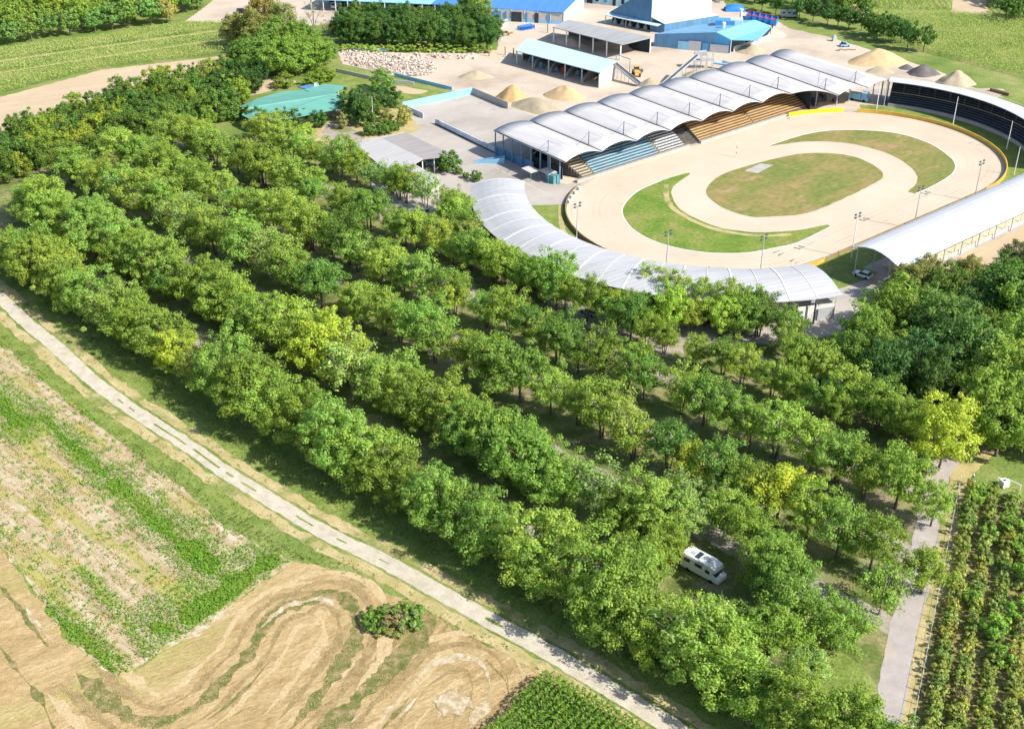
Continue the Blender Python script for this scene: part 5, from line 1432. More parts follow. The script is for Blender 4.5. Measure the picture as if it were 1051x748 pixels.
# vehicle kit
def vehicle(name, label, cat, c, ang, Ln, Wd, Ht, mat, kind='car', group=None, z=0.0):
    """kind: car, van, truck, motorhome"""
    c = Vector((c[0], c[1], z))
    d = Vector((math.cos(ang), math.sin(ang), 0)); n = Vector((-d.y, d.x, 0))
    t = thing(name, label, cat, c, 0, group)
    def extr(prof, w, mname, pn, parent=t, off=0.0):
        m = MB(); k = len(prof); vs = []
        for sg in (-1, 1):
            for (x, zz) in prof: vs.append(c + d * x + n * (sg * w / 2 + off) + Vector((0, 0, zz)))
        fs = [tuple(range(k)), tuple(reversed(range(k, 2 * k)))] + [(i, i + k, (i + 1) % k + k, (i + 1) % k) for i in range(k)]
        m.add(vs, fs); return m.build(pn, M[mname], parent)
    h = Ln / 2
    if kind == 'car':
        extr([(-h, .35), (-h, .85), (-h + .3, .95), (h - 1.1, .92), (h - .1, .75), (h, .55), (h, .35)], Wd, mat, 'body')
        extr([(-h + .25, .93), (-h + .75, Ht - .06), (h - 2.1, Ht - .06), (h - 1.25, .92)], Wd * .86, 'glass', 'window')
        extr([(-h + .72, Ht - .08), (-h + .8, Ht), (h - 2.15, Ht), (h - 2.08, Ht - .08)], Wd * .82, mat, 'roof')
    elif kind == 'van':
        extr([(-h, .4), (-h, Ht - .1), (-h + .15, Ht), (h - 1.7, Ht), (h - .9, 1.2), (h - .05, 1.0), (h, .4)], Wd, mat, 'body')
        extr([(h - 1.62, Ht - .15), (h - .85, 1.25), (h - .8, 1.27), (h - 1.57, Ht - .12)], Wd * .86, 'glass', 'windscreen')
        for sg in (-1, 1): extr([(h - 2.4, 1.2), (h - 2.4, Ht - .35), (h - 1.8, Ht - .35), (h - 1.3, 1.2)], .04, 'glass', 'window', t, sg * (Wd / 2))
    elif kind == 'truck':
        extr([(h - 2.1, .5), (h - 2.1, Ht), (h - .5, Ht), (h, 1.5), (h, .5)], Wd, mat, 'cab')
        extr([(h - .48, Ht - .1), (h - .02, 1.55), (h + .02, 1.55), (h - .42, Ht - .1)], Wd * .85, 'glass', 'windscreen')
        extr([(-h, .7), (-h, Ht * .8), (h - 2.3, Ht * .8), (h - 2.3, .7)], Wd, mat if Ln < 6.5 else 'steel', 'load_bed')
    elif kind == 'motorhome':
        extr([(-h, .45), (-h, Ht - .15), (-h + .2, Ht), (h - 2.2, Ht), (h - .9, Ht - .25), (h - .75, Ht - .9), (h - 1.4, Ht - 1.0), (h - .75, 1.35), (h - .05, 1.1), (h, .45)], Wd, mat, 'body')
        extr([(h - 1.36, Ht - 1.02), (h - .7, 1.38), (h - .64, 1.38), (h - 1.3, Ht - 1.0)], Wd * .88, 'glass', 'windscreen')
        for x0, x1, zz in ((-h + .6, -h + 1.7, 1.75), (-h + 2.6, -h + 3.9, 1.75), (h - 2.5, h - 1.7, 1.5)):
            for sg in (-1, 1): extr([(x0, zz), (x0, zz + .6), (x1, zz + .6), (x1, zz)], .05, 'glass', 'window', t, sg * Wd / 2)
        for x0, w_ in ((-h + 1.2, .8), (-h + 3.2, .6), (h - 2.9, .5)):
            extr([(x0, Ht), (x0 + .05, Ht + .12), (x0 + w_, Ht + .12), (x0 + w_, Ht)], .7, 'silver_car', 'roof_hatch')
        extr([(-h + 2.2, Ht + .02), (-h + 2.2, Ht + .08), (-h + 3.0, Ht + .08), (-h + 3.0, Ht + .02)], 1.6, 'glass', 'solar_panel')
        for sg in (-1,): extr([(-h + .3, Ht - .35), (-h + .3, Ht - .2), (h - 2.6, Ht - .2), (h - 2.6, Ht - .35)], .16, 'silver_car', 'awning', t, sg * (Wd / 2 + .06))
    wr = .33 if kind in ('car', 'van', 'motorhome') else .5
    for x in (-h + Ln * .2, h - Ln * .2):
        for sg in (-1, 1):
            m = MB(); p = c + d * x + n * sg * (Wd / 2 - .22) + Vector((0, 0, wr)); m.tube(p, p + n * sg * .24, wr, n=12); w_ = m.build('wheel', M['rubber'], t)
    return t
rowang = math.atan2(RD.y, RD.x)
vc = G(722, 583, 1.0)
vehicle('motorhome', 'white motorhome parked in a gap between the tree rows at lower centre', 'motorhome', vc, rowang + math.pi, 7.0, 2.3, 3.0, 'white_car', 'motorhome')
vc2 = G(699, 571, .5)
vehicle('parked_car', 'dark car with pale rim half hidden by leaves behind the motorhome', 'car', vc2, rowang + .2, 4.0, 1.7, 1.45, 'black_paint')
for i, (x, y, mt, k, lb) in enumerate([(724, 327, 'teal_paint', 'car', 'teal car seen through the trees by the curved roof'), (711, 322.5, 'white_car', 'car', 'white car among the trees by the curved roof, left of the teal one'),
                                       (697, 322, 'sky_paint', 'car', 'pale blue car among the trees, leftmost by the curved roof'), (755, 327, 'silver_car', 'car', 'silver car by the curved roof, right of the teal one'),
                                       (850, 391, 'sky_paint', 'van', 'pale blue van behind the trees at the edge of the dark wood'), (885, 284, 'white_car', 'car', 'white car parked in the shade of the long right roof'),
                                       (156, 216, 'white_car', 'van', 'white van showing through the crowns at upper left'), (434, 219, 'silver_car', 'car', 'silver car between the tree rows left of the curved roof'),
                                       (417, 288.5, 'white_car', 'car', 'white car on the lane between the rows left of centre'), (605, 322, 'silver_car', 'car', 'grey car on the gravel apron below the curved roof')]):
    g = G(x, y); vehicle('parked_' + k, lb, k, g, rowang + (.0 if i != 4 else .5), 4.3 if k == 'car' else 5.2, 1.8, 1.5 if k == 'car' else 2.2, mt, k)
for i, (x, y) in enumerate([(249, 14), (259, 13)]):
    g = G(x, y); vehicle('parked_van', ('left' if i == 0 else 'right') + ' one of the two black vans parked on the paved yard at upper left', 'van', g, R(8), 4.4, 1.9, 1.9, 'black_paint', 'van')
sheet('manhole_cover', [G(231, 17), G(242, 17), G(241, 19.5), G(230, 19.5)], M['dark_in'], .04, jit=.1)
for i in range(10):
    p = g0 + fr * ((i + 1.5) / npost) + bkn * .22
    if i in (3,): continue
    vehicle('parked_van' if i % 3 else 'parked_truck', '%s vehicle in the open bays of the long blue building, %s from the left' % (('white', 'pale blue', 'white')[i % 3], nth(i + 1)), 'van' if i % 3 else 'truck', p, math.atan2(-bkn.y, -bkn.x),
            5.5, 2.1, 2.5, ('white_car', 'sky_paint', 'white_car')[i % 3], 'van' if i % 3 else 'truck', 'vehicles in the open bays')

# shed C grey, shed B pale
def open_shed(label, A, B_, C_, D_, mat, hb, wallmat, nposts, dark=True):
    """A front left, B front right, C back right, D back left roof corners (with z)"""
    loc = (A + B_ + C_ + D_) / 4; loc.z = 0
    t = thing('open_shed', label, 'shed', loc)
    roofpoly(t, [A, B_, C_, D_], .25, mat)
    gA, gB, gC, gD = [Vector((p.x, p.y, 0)) for p in (A, B_, C_, D_)]
    cen = (gA + gB + gC + gD) / 4
    gA, gB, gC, gD = [p.lerp(cen, .03) for p in (gA, gB, gC, gD)]
    posts(t, [gA.lerp(gB, k / nposts) for k in range(nposts + 1)], A.z - .1, wallmat, .17)
    prismwall(t, [gD, gC], min(D_.z, C_.z) - .7, 'dark_in', 'back_wall')
    return t, gA, gB, gC, gD
t, gA, gB, gC, gD = open_shed('pale mint roofed open storage shed between the sand piles and the grey shed', G(529, 52, 5.2), G(616.3, 75, 5.2), G(633, 63, 6.2), G(541, 39, 6.2), 'roof_pale', 6, 'steel', 5)
prismwall(t, [gB, gC], 5.0, 'wall_white', 'end_wall')
for k in range(1, 5):
    q = gA.lerp(gB, k / 5); q2 = gD.lerp(gC, k / 5)
    prismwall(t, [q + (q2 - q) * .15, q2], [1.6, 4.8], 'wall_lgrey', 'bay_wall')
    m = MB()
prismwall(t, [gA + (gD - gA) * .5, gD], 4.4, 'wall_lgrey', 'bay_wall')
for k in range(8):
    q = gA.lerp(gB, .1 + k * .085) + (gD - gA) * rnd.uniform(.25, .6); m = MB(); a_ = rnd.uniform(0, 3); h_ = rnd.uniform(.7, 1.4)
    m.box(q.x, q.y, .2, 1.6, 1.0, h_, a_); m.box(q.x, q.y, .2 + h_, .8, .7, .6, a_); m.tube((q.x - .6, q.y, .3), (q.x + .6, q.y, .3), .3, n=8)
    tag(m.build('stored_machine', M['red_paint'] if k == 5 else M['blue_steel']), 'red machine inside the pale mint shed' if k == 5 else 'one of the blue grey machines inside the pale mint shed', 'machine', 'machines in the mint shed')
t, gA, gB, gC, gD = open_shed('grey roofed open shed behind the pale mint shed', G(567, 28, 5.6), G(638, 46, 5.6), G(669.5, 38.5, 5.6), G(583, 20.5, 5.6), 'roof_grey', 6, 'white_paint', 5)
posts(t, [gC], 5.5, 'white_paint')
prismwall(t, [gD, gD.lerp(gC, .75)], 3.0, 'wall_lgrey', 'bay_wall')
# tall blue factory D
c0 = G(667.5, 32); lft = (G(625.4, 24, 0) - c0); lft.z = 0; dep = (G(729, 19) - c0); dep.z = 0
Hh = 11.5
t = thing('blue_factory', 'tall blue factory hall, sunlit side coloured pale cyan, with a canopy at the top', 'factory', c0 + lft * .5 + dep * .5)
A_ = c0; B_ = c0 + lft * .45; C_ = c0 + lft
m = MB(); z = lambda p, h: Vector((p.x, p.y, h))
fw = [z(A_, 3.2), z(C_, 3.6), z(C_, 4.2), z(B_, Hh - .5), z(A_, Hh)]
m.add(fw, [(0, 1, 2, 3, 4)]); m.add([p + dep * .02 for p in fw], [(4, 3, 2, 1, 0)]); m.build('front_wall', M['wall_dblue'], t)  # shaded front: the shade is put into the darker blue
m = MB(); m.slab([z(A_, Hh), z(B_, Hh - .5), z(B_ + dep, Hh - .5), z(A_ + dep, Hh)], .2); m.slab([z(B_, Hh - .5), z(C_, 4.2), z(C_ + dep, 4.2), z(B_ + dep, Hh - .5)], .2); m.build('roof', M['wall_blue'], t)
m = MB(); m.wall([A_, A_ + dep], .25, Hh - .05); m.build('side_wall', M['wall_pale'], t)  # sunward wall: sunlight put into the colour as washed-out cyan
m = MB(); m.wall([A_ + dep, C_ + dep], .25, [Hh - .3, 4.2]); m.build('back_wall', M['wall_blue'], t)
of = -dep.normalized() * 2.2
m = MB(); m.slab([z(A_, 3.3) - lft * .25, z(C_, 3.9), z(C_ + of, 3.4), z(A_ + of, 2.9) - lft * .25], .2); m.build('canopy', M['roof_pale'], t)
m = MB(); sd = -lft.normalized()
m.slab([z(A_, 5.2) + sd * .15, z(A_ + dep * .78, 5.2) + sd * .15, z(A_ + dep * .78, 3.6) + sd * 9, z(A_, 3.6) + sd * 6], .25); m.build('side_roof', M['roof_pale'], t)
m = MB(); m.wall([A_ + sd * 6, A_ + dep * .78 + sd * 9], .2, 3.5); m.wall([A_ + sd * .2, A_ + sd * 6], .2, 3.5); m.build('side_wall', M['wall_dblue'], t)
for k in range(6):
    q = C_ + (A_ - C_) * ((k + .6) / 5.4) + of * -.3
    m = MB(); m.box(q.x, q.y, 0, 1.5, .8, 1.1, R(-40)); m.box(q.x, q.y, 1.1, .5, .5, 1.0, R(-40)); m.build('feed_hopper', M['silver_car'], t)
prismwall(t, [A_ + dep * .05, C_ + dep * .05], 3.3, 'dark_in', 'back_wall')
posts(t, [C_ + of * .9, C_.lerp(A_, .5) + of * .9], 3.3, 'steel', .12)
# blue hall E
f0, f1, fr_, f2 = G(672, 45.5), G(735, 51), None, G(749.5, 56)
ang0 = G(672, 34, 5.0)
e0 = G(672, 35, 4.6); e1 = G(735.5, 33.2, 7.0); e2 = G(750.5, 41, 4.8)
b1 = G(775, 20.7, 7.0); b2 = G(792, 27, 5.0); sh_ = b1 - e1
b0 = e0 + sh_ * .62
t = thing('blue_hall', 'blue factory hall with sky blue roof behind the vaulted stand', 'hall', Vector((e1.x, e1.y + 10, 0)))
roofpoly(t, [e1, e2, G(778, 41.5, 4.8), b2, b1], .25, 'roof_skyblue')
roofpoly(t, [e0, e1, b1, G(748, 21.5, 6.8), G(710, 27, 5.2)], .25, 'roof_midblue', lab='duller blue left slope of the roof')
zz = [e0.z - .2, e1.z - .2, e2.z - .2]
prismwall(t, [e0, Vector((e1.x, e1.y, 0))], zz[:2], 'wall_dblue', 'front_wall')
prismwall(t, [Vector((e1.x, e1.y, 0)), Vector((e2.x, e2.y, 0))], zz[1:], 'wall_blue', 'front_wall')
q0, q1 = Vector((e0.x, e0.y, 0)), Vector((e2.x, e2.y, 0)); o_ = Vector(((q1 - q0).y, -(q1 - q0).x, 0)).normalized()
if o_.y > 0: o_ = -o_
for a, b, zt, mt in ((.32, .46, 3.0, 'sky_paint'), (.46, .62, 3.4, 'silver_car'), (.64, .72, 3.0, 'wall_blue'), (.74, .98, 2.8, 'silver_car')):
    prismwall(t, [q0.lerp(q1, a) + o_ * .9, q0.lerp(q1, b) + o_ * .9], zt, mt, 'panel', .12)
prismwall(t, [Vector((e2.x, e2.y, 0)) + sh_.normalized() * 2, Vector((b2.x, b2.y, 0))], 2.0, 'wall_lgrey', 'side_wall')
prismwall(t, [q1.lerp(Vector((b2.x, b2.y, 0)), .3) - o_ * 4, Vector((b2.x, b2.y, 0)) - o_ * 6], 4.4, 'dark_in', 'inner_wall')
posts(t, [q1.lerp(Vector((b2.x, b2.y, 0)), k) for k in (.0, .33, .66, 1)], 4.5, 'steel', .15)
m = MB(); c = G(744, 27, 6); m.box(c.x, c.y, 4, 7, 4.5, 4.4, R(-12)); m.build('roof_tower', M['wall_blue'], t)
m = MB(); c = G(754, 27, 6); m.box(c.x + .5, c.y, 4, 4.4, 4.3, 4.6, R(-12)); m.build('roof_tower', M['wall_pale'], t)
for x, y in ((742.5, 30), (760.5, 16)):
    c = G(x, y, 6.5); m = MB(); m.tube((c.x, c.y, 5), (c.x, c.y, 8.6), .55, n=10); m.tube((c.x, c.y, 8.6), (c.x, c.y, 8.9), .75, .6, n=10); m.build('vent_stack', M['white_paint'], t)
# back office at the top
t = thing('office_building', 'white and blue low office building at the top edge', 'building', G(640, 2))
a, b = G(590, 2), G(655, 9)
prismwall(t, [a, b], 5.5, 'wall_pale', 'wall', .3)
dv = (b - a); on = Vector((dv.y, -dv.x, 0)).normalized(); on = on if on.y < 0 else -on
for k in range(7):
    prismwall(t, [a.lerp(b, .06 + k * .135) + on * .2, a.lerp(b, .06 + k * .135 + (.09 if k == 1 else .05)) + on * .2], 2.9, ('wall_blue', 'dark_in', 'dark_in', 'wall_blue', 'dark_in', 'dark_in', 'black_paint')[k], 'door' if k in (1, 4) else 'window', .1, 0.0 if k in (1, 4) else 1.1)
roofpoly(t, [Vector((a.x, a.y, 5.5)), Vector((b.x, b.y, 5.5)), Vector((b.x, b.y, 6.4)) - on * 14, Vector((a.x, a.y, 6.4)) - on * 14], .25, 'roof_blue')
prismwall(t, [b, b - on * 13], 5.5, 'wall_dblue', 'wall')
# blue tarped heap, containers, camper
c = G(754, 11); m = MB(); vs = []; fs = []
for j in range(9):
    for k in range(9):
        a = math.pi * k / 8; x = -4 + j; hh_ = 2.6 * math.sqrt(max(0, 1 - (x / 4.6) ** 2)); vs.append((c.x + x, c.y - math.cos(a) * 2.6, hh_ * math.sin(a)))
for j in range(8):
    for k in range(8): i = j * 9 + k; fs.append((i, i + 1, i + 10, i + 9))
m.add(vs, fs); tag(m.build('tarped_heap', M['blue_paint'], smooth=True), 'rounded heap under a dark blue tarpaulin above the blue hall', 'heap')
for i in range(5):
    c = G(769.5 + i * 6.2, 19.5 + i * 1.3)
    t = thing('skip_container', 'blue container with red rim above the blue hall, %s from the left' % nth(i + 1), 'container', c, 0, 'blue containers in a row')
    a_ = R(-18); u = Vector((math.cos(a_), math.sin(a_), 0)); w_ = Vector((-u.y, u.x, 0)); o = c - u * 1.15 - w_ * 3
    m = MB(); m.obox(o, u * 2.25, w_ * 6, (0, 0, .15)); m.obox(o, u * 2.25, w_ * .1, (0, 0, 2.2)); m.obox(o + w_ * 5.9, u * 2.25, w_ * .1, (0, 0, 2.2)); m.obox(o + w_ * .1, u * .1, w_ * 5.8, (0, 0, 2.2)); m.obox(o + u * 2.15 + w_ * .1, u * .1, w_ * 5.8, (0, 0, 2.2)); m.build('container_shell', M['blue_paint'], t)
    m = MB(); m.obox(o + Vector((0, 0, 2.2)), u * 2.25, w_ * .18, (0, 0, .15)); m.obox(o + w_ * 5.8 + Vector((0, 0, 2.2)), u * 2.25, w_ * .18, (0, 0, .15)); m.obox(o + w_ * .2 + u * .12 + Vector((0, 0, .16)), u * 2.0, w_ * 5.5, (0, 0, 1.2)); m.build('contents', M['red_paint'], t)
vehicle('caravan', 'pale grey caravan parked under the trees right of the blue containers', 'caravan', G(810, 18), R(-5), 7.0, 2.3, 2.7, 'silver_car', 'motorhome')
vehicle('small_tractor', 'small light blue vehicle on the pale yard left of the big sand heap', 'tractor', G(867, 48), R(10), 3.6, 1.8, 1.8, 'sky_paint', 'car')
c = G(856, 42.5); m = MB(); m.box(c.x, c.y, 0, 1.4, 1.2, 1.6, .2); m.box(c.x, c.y, 1.6, 1.0, .9, .5, .2); tag(m.build('mixer_box', M['steel']), 'small grey machine box standing on the pale yard left of the light blue vehicle', 'machine')
c = G(868, 52); m = MB()
for k in range(5): m.box(c.x + (k - 2) * 1.5, c.y + rnd.uniform(-.8, .8), 0, 1.3, .5, .35, rnd.uniform(-.3, .3))
tag(m.build('timber_scrap', M['wall_brown']), 'brown timber scraps lying below the light blue vehicle', 'timber')
vehicle('blue_truck', 'light blue truck under the right end of the vaulted roof', 'truck', W(70, 31.5), PHI + math.pi + 1.9, 6.2, 2.4, 3.0, 'sky_paint', 'truck')
# loader
c = G(653, 78); t = thing('wheel_loader', 'yellow wheel loader standing on the yard right of the pale mint shed', 'loader', c)
m = MB(); m.box(c.x, c.y, .6, 2.0, 3.6, 1.2, .2); m.box(c.x - .1, c.y - 1.2, 1.7, 1.6, 1.5, .5, .2); m.build('body', M['yellow_paint'], t)
m = MB(); m.box(c.x, c.y + .3, 1.8, 1.5, 1.4, 1.4, .2); m.build('cab', M['glass'], t); m = MB(); m.box(c.x, c.y + .3, 3.2, 1.7, 1.6, .12, .2); m.build('roof', M['yellow_paint'], t)
m = MB(); m.obox((c.x + .2, c.y + 2.6, .3), (2.4, .4, 0), (-.15, .9, 0), (0, 0, .9)); m.tube((c.x + .6, c.y + 1.4, 1.4), (c.x + 1.2, c.y + 2.8, 1.0), .14, n=5); m.build('bucket', M['dark_steel'], t)
for sx in (-1, 1):
    for sy in (-1.2, 1.3):
        m = MB(); p = Vector((c.x + sx * .85, c.y + sy, .75)); m.tube(p, p + Vector((sx * .5, 0, 0)), .75, n=14); m.build('wheel', M['rubber'], t)
# conveyors
def conveyor(label, p, q, w):
    t = thing('conveyor', label, 'conveyor', (p[0], p[1], 0)); p = Vector(p); q = Vector(q)
    d = (q - p).normalized(); n = Vector((-d.y, d.x, 0)).normalized()
    m = MB(); m.obox(p - n * w / 2, q - p, n * w, (0, 0, .25)); m.build('belt', M['dark_steel'], t)
    for sg in (-1, 1):
        m = MB(); m.obox(p + n * sg * (w / 2) - n * .06, q - p, n * .12, (0, 0, .65)); m.build('side_rail', M['steel'], t)
    for f_ in (.35, .65, .95):
        for sg in (-1, 1):
            r_ = p.lerp(q, f_) + n * sg * w * .5; m = MB(); m.tube((r_.x, r_.y, 0), r_, .09, n=4); m.build('leg', M['blue_steel'], t)
    return t
conveyor('steel conveyor rising from the sand beside the pale mint shed', G(656, 87, .6), G(631, 66.5, 5.0), 1.8)
tC = conveyor('long slanting steel conveyor rising to the right in front of the blue hall', G(677, 91, .6), G(716, 57.5, 8.0), 1.5)
m = MB(); a, b, d, e = G(632, 71), G(646, 76), G(632, 62), G(646, 66)
for p in (a, b): m.tube(p, p + Vector((0, 0, 5)), .12, n=5)
m.tube(a + Vector((0, 0, 5)), b + Vector((0, 0, 5)), .14, n=5)
tag(m.build('steel_frame', M['blue_steel']), 'blue steel portal frame at the right end of the pale mint shed', 'frame')
t = thing('screening_plant', 'greenish steel screening machine between the long conveyor and the blue hall', 'machine', G(722, 70))
c = G(722, 70); m = MB()
for dx in (-3, -1, 1, 3):
    for dy in (-1.2, 1.2): m.tube((c.x + dx, c.y + dy, 0), (c.x + dx, c.y + dy, 5 + .4 * dx), .12, n=4)
m.build('frame', M['steel'], t)
m = MB(); m.obox((c.x - 3.4, c.y - 1.3, 2.4), (6.8, 0, .6), (0, 2.6, 0), (0, 0, .3)); m.obox((c.x - 3.4, c.y - 1.3, 4.2), (4, 0, .5), (0, 2.6, 0), (0, 0, 1.2)); m.build('deck', M['steel'], t)
m = MB(); m.obox((c.x + 3, c.y - .8, 1.6), (6.5, -3.6, .2), (.6, 1.2, 0), (0, 0, .4)); m.build('chute', M['sky_paint'], t)
m = MB(); m.tube(G(742, 63, 1.2), G(768, 71, .4), .6, n=8); tag(m.build('ground_conveyor', M['steel']), 'low grey conveyor lying between the hall and the vaulted roof', 'conveyor')
# piles
def pile(name, x, y, rx, ry, h, mat, label, rot=0.0, cat='sand heap', flat=.25):
    c = G(x, y) if not isinstance(x, Vector) else x
    N1, N2 = 30, 12; vs = [(c.x, c.y, h * .99)]; fs = []
    for j in range(1, N2 + 1):
        f_ = j / N2
        for k in range(N1):
            a = 2 * math.pi * k / N1
            w_ = 1 + .22 * noise.noise(Vector((math.cos(a) * 1.5 + c.x, math.sin(a) * 1.5 + c.y, 0)))
            lx, ly = rx * f_ * w_ * math.cos(a), ry * f_ * w_ * math.sin(a)
            X = c.x + lx * math.cos(rot) - ly * math.sin(rot); Y = c.y + lx * math.sin(rot) + ly * math.cos(rot)
            g_ = 1 - f_; zz = h * (1.0 - math.sqrt(f_ * f_ + .03 + flat * .1)) / (1 - math.sqrt(.03 + flat * .1)) * (1 + .12 * noise.noise(Vector((X * .35, Y * .35, 8)))) + .06 * h * noise.noise(Vector((X * .6, Y * .6, 3)))
            vs.append((X, Y, max(-.05, zz) if j < N2 else -.05))
    for k in range(N1): fs.append((0, 1 + k, 1 + (k + 1) % N1))
    for j in range(N2 - 1):
        for k in range(N1):
            a = 1 + j * N1 + k; b = 1 + j * N1 + (k + 1) % N1; fs.append((a, a + N1, b + N1, b))
    m = MB(); m.add(vs, fs); o = m.build(name, M[mat], smooth=True); return tag(o, label, cat, 'heaps in the builders yard')
pile('sand_heap', 525.5, 101, 5.0, 4.4, 4.2, 'pile_ochre', 'ochre sand heap behind the grey court wall, leftmost of the near three')
pile('gravel_heap', 552, 111, 10.5, 5.6, 3.2, 'pile_gravel', 'wide low grey gravel heap beside the ochre sand heap', rot=R(-32), flat=.5)
pile('sand_heap', 580, 99, 7.0, 5.0, 3.6, 'pile_sand', 'pale sand heap in front of the pale mint shed', rot=R(-25))
pile('gravel_heap', 488.5, 79, 6.0, 4.0, 2.0, 'pile_gravel', 'small grey brown gravel heap at the left of the yard')
pile('sand_heap', 630, 47, 9, 5.5, 3.4, 'yard_sand', 'pale heap between the two open sheds', rot=R(-30))
pile('sand_heap', 583, 45, 9, 3.4, 2.4, 'yard_sand', 'pale spoil heap along the roof of the mint shed', rot=R(-38))
pile('sand_heap', 668, 88, 5, 3.6, 2.6, 'pile_gravel', 'brownish heap at the foot of the conveyors')
pile('sand_heap', 716, 78, 5.5, 3, 2.2, 'pile_gravel', 'brown heap below the greenish screening machine')
pile('sand_heap', 901, 64, 10.5, 6.5, 4.6, 'pile_sand', 'big yellow sand heap beyond the vaulted roof')
pile('gravel_heap', 903, 74, 5, 3.2, 2.0, 'pile_gravel', 'small grey heap in front of the big yellow heap')
pile('gravel_heap', 930, 70.5, 3, 2.2, 1.4, 'pile_dark', 'small dark gravel heap left of the larger dark one')
pile('gravel_heap', 947, 76, 5.6, 4.2, 3.2, 'pile_dark', 'larger dark gravel heap above the thin white roof')
pile('sand_heap', 980.5, 86, 6.4, 5.0, 4.4, 'pile_gravel', 'pale beige heap above the thin white roof', rot=.2)
pile('sand_heap', 788, 36, 7.5, 5, 3.4, 'yard_sand', 'pale heap right of the sky blue roof')
pile('sand_heap', 771, 52, 5.5, 6.5, 2.0, 'pile_gravel', 'low brown heap running out of the open side of the blue hall')
# log stack
t = thing('log_stack', 'dark low stack of beams on the grass beyond the thin white roof', 'timber', G(1024, 97))
a, b = G(1015.5, 93.5), G(1035, 99); n_ = Vector((-(b - a).y, (b - a).x, 0)).normalized()
for k in range(5):
    m = MB(); o = n_ * (k % 3) * .5; m.obox(a + o + Vector((0, 0, .02 + .5 * (k // 3))), b - a, n_ * .42, (0, 0, .45)); m.build('beam', M['wall_brown'], t)
# rubble
rb = MB(); rs_ = random.Random(4)
POLY = pxs([(350, 52), (372, 54), (400, 58), (425, 62), (445, 66), (450, 72), (440, 78), (418, 79), (400, 76), (380, 72), (358, 66)])
for k in range(3200):
    q = G(rs_.uniform(348, 452), rs_.uniform(50, 80))
    if not inside(q, POLY): continue
    hgt = .8 * (1 + noise.noise(Vector((q.x * .15, q.y * .15, 2))))
    s = rs_.uniform(.12, .6)
    a = Vector((rs_.uniform(-1, 1), rs_.uniform(-1, 1), rs_.uniform(-.5, .5))).normalized(); b = a.cross(Vector((rs_.uniform(-1, 1), rs_.uniform(-1, 1), rs_.uniform(-1, 1)))).normalized(); c = a.cross(b)
    rb.obox(Vector((q.x, q.y, rs_.uniform(0, hgt))), a * s * 1.4, b * s, c * s * .5)
tag(rb.build('rubble_field', M['rubble']), 'broken concrete and brick rubble spread between the tree belt and the lawn', 'rubble', None, 'stuff')
for i, (x, y) in enumerate([(360, 50.5), (372, 51.5), (386, 52.5), (394, 53)]):
    c = G(x, y); m = MB(); m.box(c.x, c.y, 0, 3.4, 1.4, .8, R(-5)); m.box(c.x, c.y, .8, 3.0, 1.2, .25, R(-5)); tag(m.build('material_pack', M['sky_paint'] if i != 2 else M['white_paint']), 'wrapped pack at the foot of the tree belt by the rubble, %s from the left' % nth(i + 1), 'pack', 'packs beside the rubble')
m = MB()
for k in range(60):
    q = G(400 + rnd.uniform(0, 90), 56 + rnd.uniform(0, 5)); m.box(q.x, q.y, 0, rnd.uniform(.5, 1.6), rnd.uniform(.4, 1), rnd.uniform(.2, .9), rnd.uniform(0, 3))
tag(m.build('building_scrap', M['rubble']), 'scattered small building materials along the foot of the tree belt', 'scrap', None, 'stuff')
# blue bundle and hut near the long building
c = G(540, 30); t = thing('blue_frame_stack', 'stack of bright blue steel frames on the yard before the long blue building', 'frames', c)
a_ = R(35); u = Vector((math.cos(a_), math.sin(a_), 0)); w_ = Vector((-u.y, u.x, 0))
for k in range(4):
    m = MB(); o = c - u * 3 - w_ * 1.6 + w_ * k * .85
    for zz in (.1, 1.3): m.obox(o + Vector((0, 0, zz)), u * 6, w_ * .15, (0, 0, .15))
    for kk in range(5): m.obox(o + u * kk * 1.46 + Vector((0, 0, .25)), u * .12, w_ * .6, (0, 0, 1.05))
    m.build('frame', M['blue_paint'], t)
c = G(515, 28); t = thing('site_hut', 'small beige flat roofed hut right of the tree belt', 'hut', c)
m = MB(); m.box(c.x, c.y, 0, 4.6, 3, 2.4, .1); m.build('wall', M['wall_white'], t); m = MB(); m.box(c.x, c.y, 2.4, 5, 3.4, .2, .1); m.build('roof', M['wall_lgrey'], t)
m = MB(); m.box(c.x - .6, c.y - 1.56, 0, .9, .08, 2.0, .1); m.build('door', M['dark_in'], t)
m = MB()
for k in range(12): q = G(512 + rnd.uniform(-6, 12), 34 + rnd.uniform(-2, 3)); m.box(q.x, q.y, 0, rnd.uniform(1, 2.4), .6, rnd.uniform(.3, .9), rnd.uniform(0, 3))
tag(m.build('timber_scrap', M['wall_brown']), 'brown timber pile in front of the small beige hut', 'timber')
for i, (x, y, hh_) in enumerate([(502, 58, 3.0), (518.5, 57, 3.0), (527, 60, 3.6), (562, 34, 3.2)]):
    c = G(x, y); m = MB(); m.box(c.x, c.y, 0, .35, .35, hh_, .2); tag(m.build('yard_post', M['wall_brown']), ('brown gate post at the tree belt end', 'brown gate post left of the mint shed', 'dark post at the left corner of the mint shed roof', 'dark post at the left of the grey shed')[i], 'post')
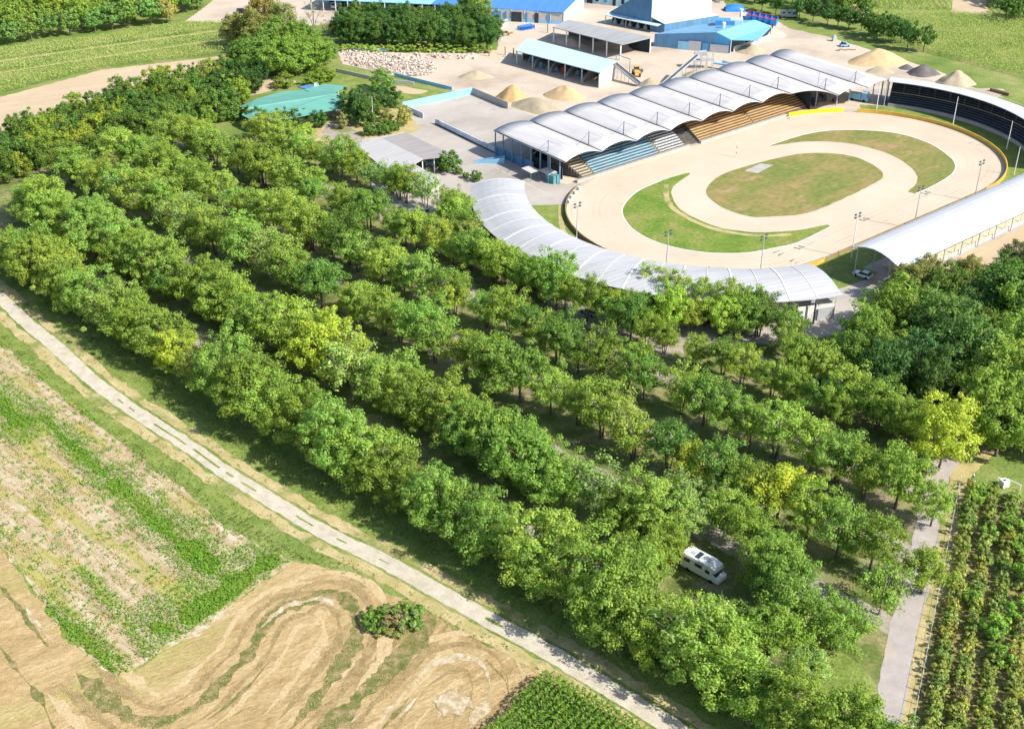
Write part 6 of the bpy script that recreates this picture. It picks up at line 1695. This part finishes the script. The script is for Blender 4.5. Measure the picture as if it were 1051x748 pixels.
# wire fence of the nursery and gate
sheet('dry_ground', pxs([(984, 486), (1004, 474), (1060, 468), (1110, 480), (1100, 530), (1040, 512), (1000, 508)]), M['grass'], 0.024, True, .5)
fa, fb = G(985, 495), G(985, 495) + nd * (nl + 14)
wf = thing('wire_fence', 'thin wire fence on pale posts between the narrow road and the nursery', 'fence', fa)
L_ = (fb - fa).length; k = 0; 
while k < L_:
    q = fa + nd * k; m = MB(); m.tube((q.x, q.y, 0), (q.x, q.y, 1.6), .06, n=5); m.build('post', M['wall_white'], wf); k += 2.6
m = MB()
for zz in (.6, 1.5): m.tube((fa.x, fa.y, zz), (fb.x, fb.y, zz), .015, n=4)
m.build('wire', M['steel'], wf)
gt = thing('gate_frame', 'white A shaped gate post frame at the top of the wire fence', 'gate', G(997, 496))
m = MB()
for a, b in (((994.5, 497), (997, 497)), ((1001, 499), (997, 497))): p = G(*a); q = G(*b); m.tube(p, Vector((q.x, q.y, 2.2)), .11, n=5)
m.build('frame', M['white_paint'], gt)
c = G(1030, 499); t = thing('water_tank', 'white square water tank on the ground above the nursery rows', 'tank', c); m = MB(); m.box(c.x, c.y, .15, 1.2, 1.2, 1.1, .3); m.build('tank', M['white_paint'], t)
m = MB(); m.box(c.x, c.y, 0, 1.35, 1.35, .14, .3); m.build('pallet', M['wall_brown'], t); m = MB(); m.tube((c.x, c.y, 1.25), (c.x, c.y, 1.4), .2, n=10); m.build('cap', M['dark_steel'], t)
t = thing('pipe_barrier', 'white tubular barrier beside the white tank at the right', 'barrier', G(1040, 496))
m = MB(); a, b, d = G(1024, 490, 1.1), G(1036, 492, 1.1), G(1048, 498, 1.1)
m.tube(a, b, .08, n=5); m.tube(b, d, .08, n=5); m.build('rail', M['white_paint'], t)
for p in (a, b, d): m = MB(); m.tube((p.x, p.y, 0), p, .07, n=5); m.build('post', M['white_paint'], t)

# ================================================================== LIGHT, SKY, CAMERA
AZ, EL = R(62), R(41)
sv = Vector((math.sin(AZ) * math.cos(EL), -math.cos(AZ) * math.cos(EL), math.sin(EL)))
ld = bpy.data.lights.new('sun', 'SUN'); ld.energy = 4.9; ld.angle = R(0.55); ld.color = (1.0, 0.95, 0.86)
lo = bpy.data.objects.new('sun', ld); COL.objects.link(lo); lo.location = sv * 300
lo.rotation_euler = sv.to_track_quat('Z', 'Y').to_euler()
w = bpy.data.worlds.new('World'); scene.world = w; w.use_nodes = True
nt = w.node_tree; nt.nodes.clear()
sky = nt.nodes.new('ShaderNodeTexSky'); sky.sky_type = 'NISHITA'; sky.sun_disc = False
sky.sun_elevation = EL; sky.sun_rotation = R(180 - 62)
bg = nt.nodes.new('ShaderNodeBackground'); bg.inputs['Strength'].default_value = 0.13
wo = nt.nodes.new('ShaderNodeOutputWorld'); nt.links.new(sky.outputs[0], bg.inputs[0]); nt.links.new(bg.outputs[0], wo.inputs[0])
cd = bpy.data.cameras.new('camera'); cam = bpy.data.objects.new('camera', cd); COL.objects.link(cam)
cam.location = (0, 0, CAMH); cam.rotation_euler = (R(90) - PITCH, 0, 0)
cd.sensor_width = 36; cd.sensor_fit = 'HORIZONTAL'; cd.lens = 36 * F; cd.clip_start = 1; cd.clip_end = 6000
scene.camera = cam
scene.view_settings.view_transform = 'Standard'; scene.view_settings.look = 'None'
scene.view_settings.exposure = 0.62; scene.view_settings.gamma = 1.0; scene.view_settings.use_curve_mapping = False
scene.cycles.max_bounces = 5; scene.cycles.diffuse_bounces = 3; scene.cycles.use_adaptive_sampling = True; scene.cycles.adaptive_threshold = 0.02; scene.cycles.transparent_max_bounces = 4
print('trees', NTREE[0])
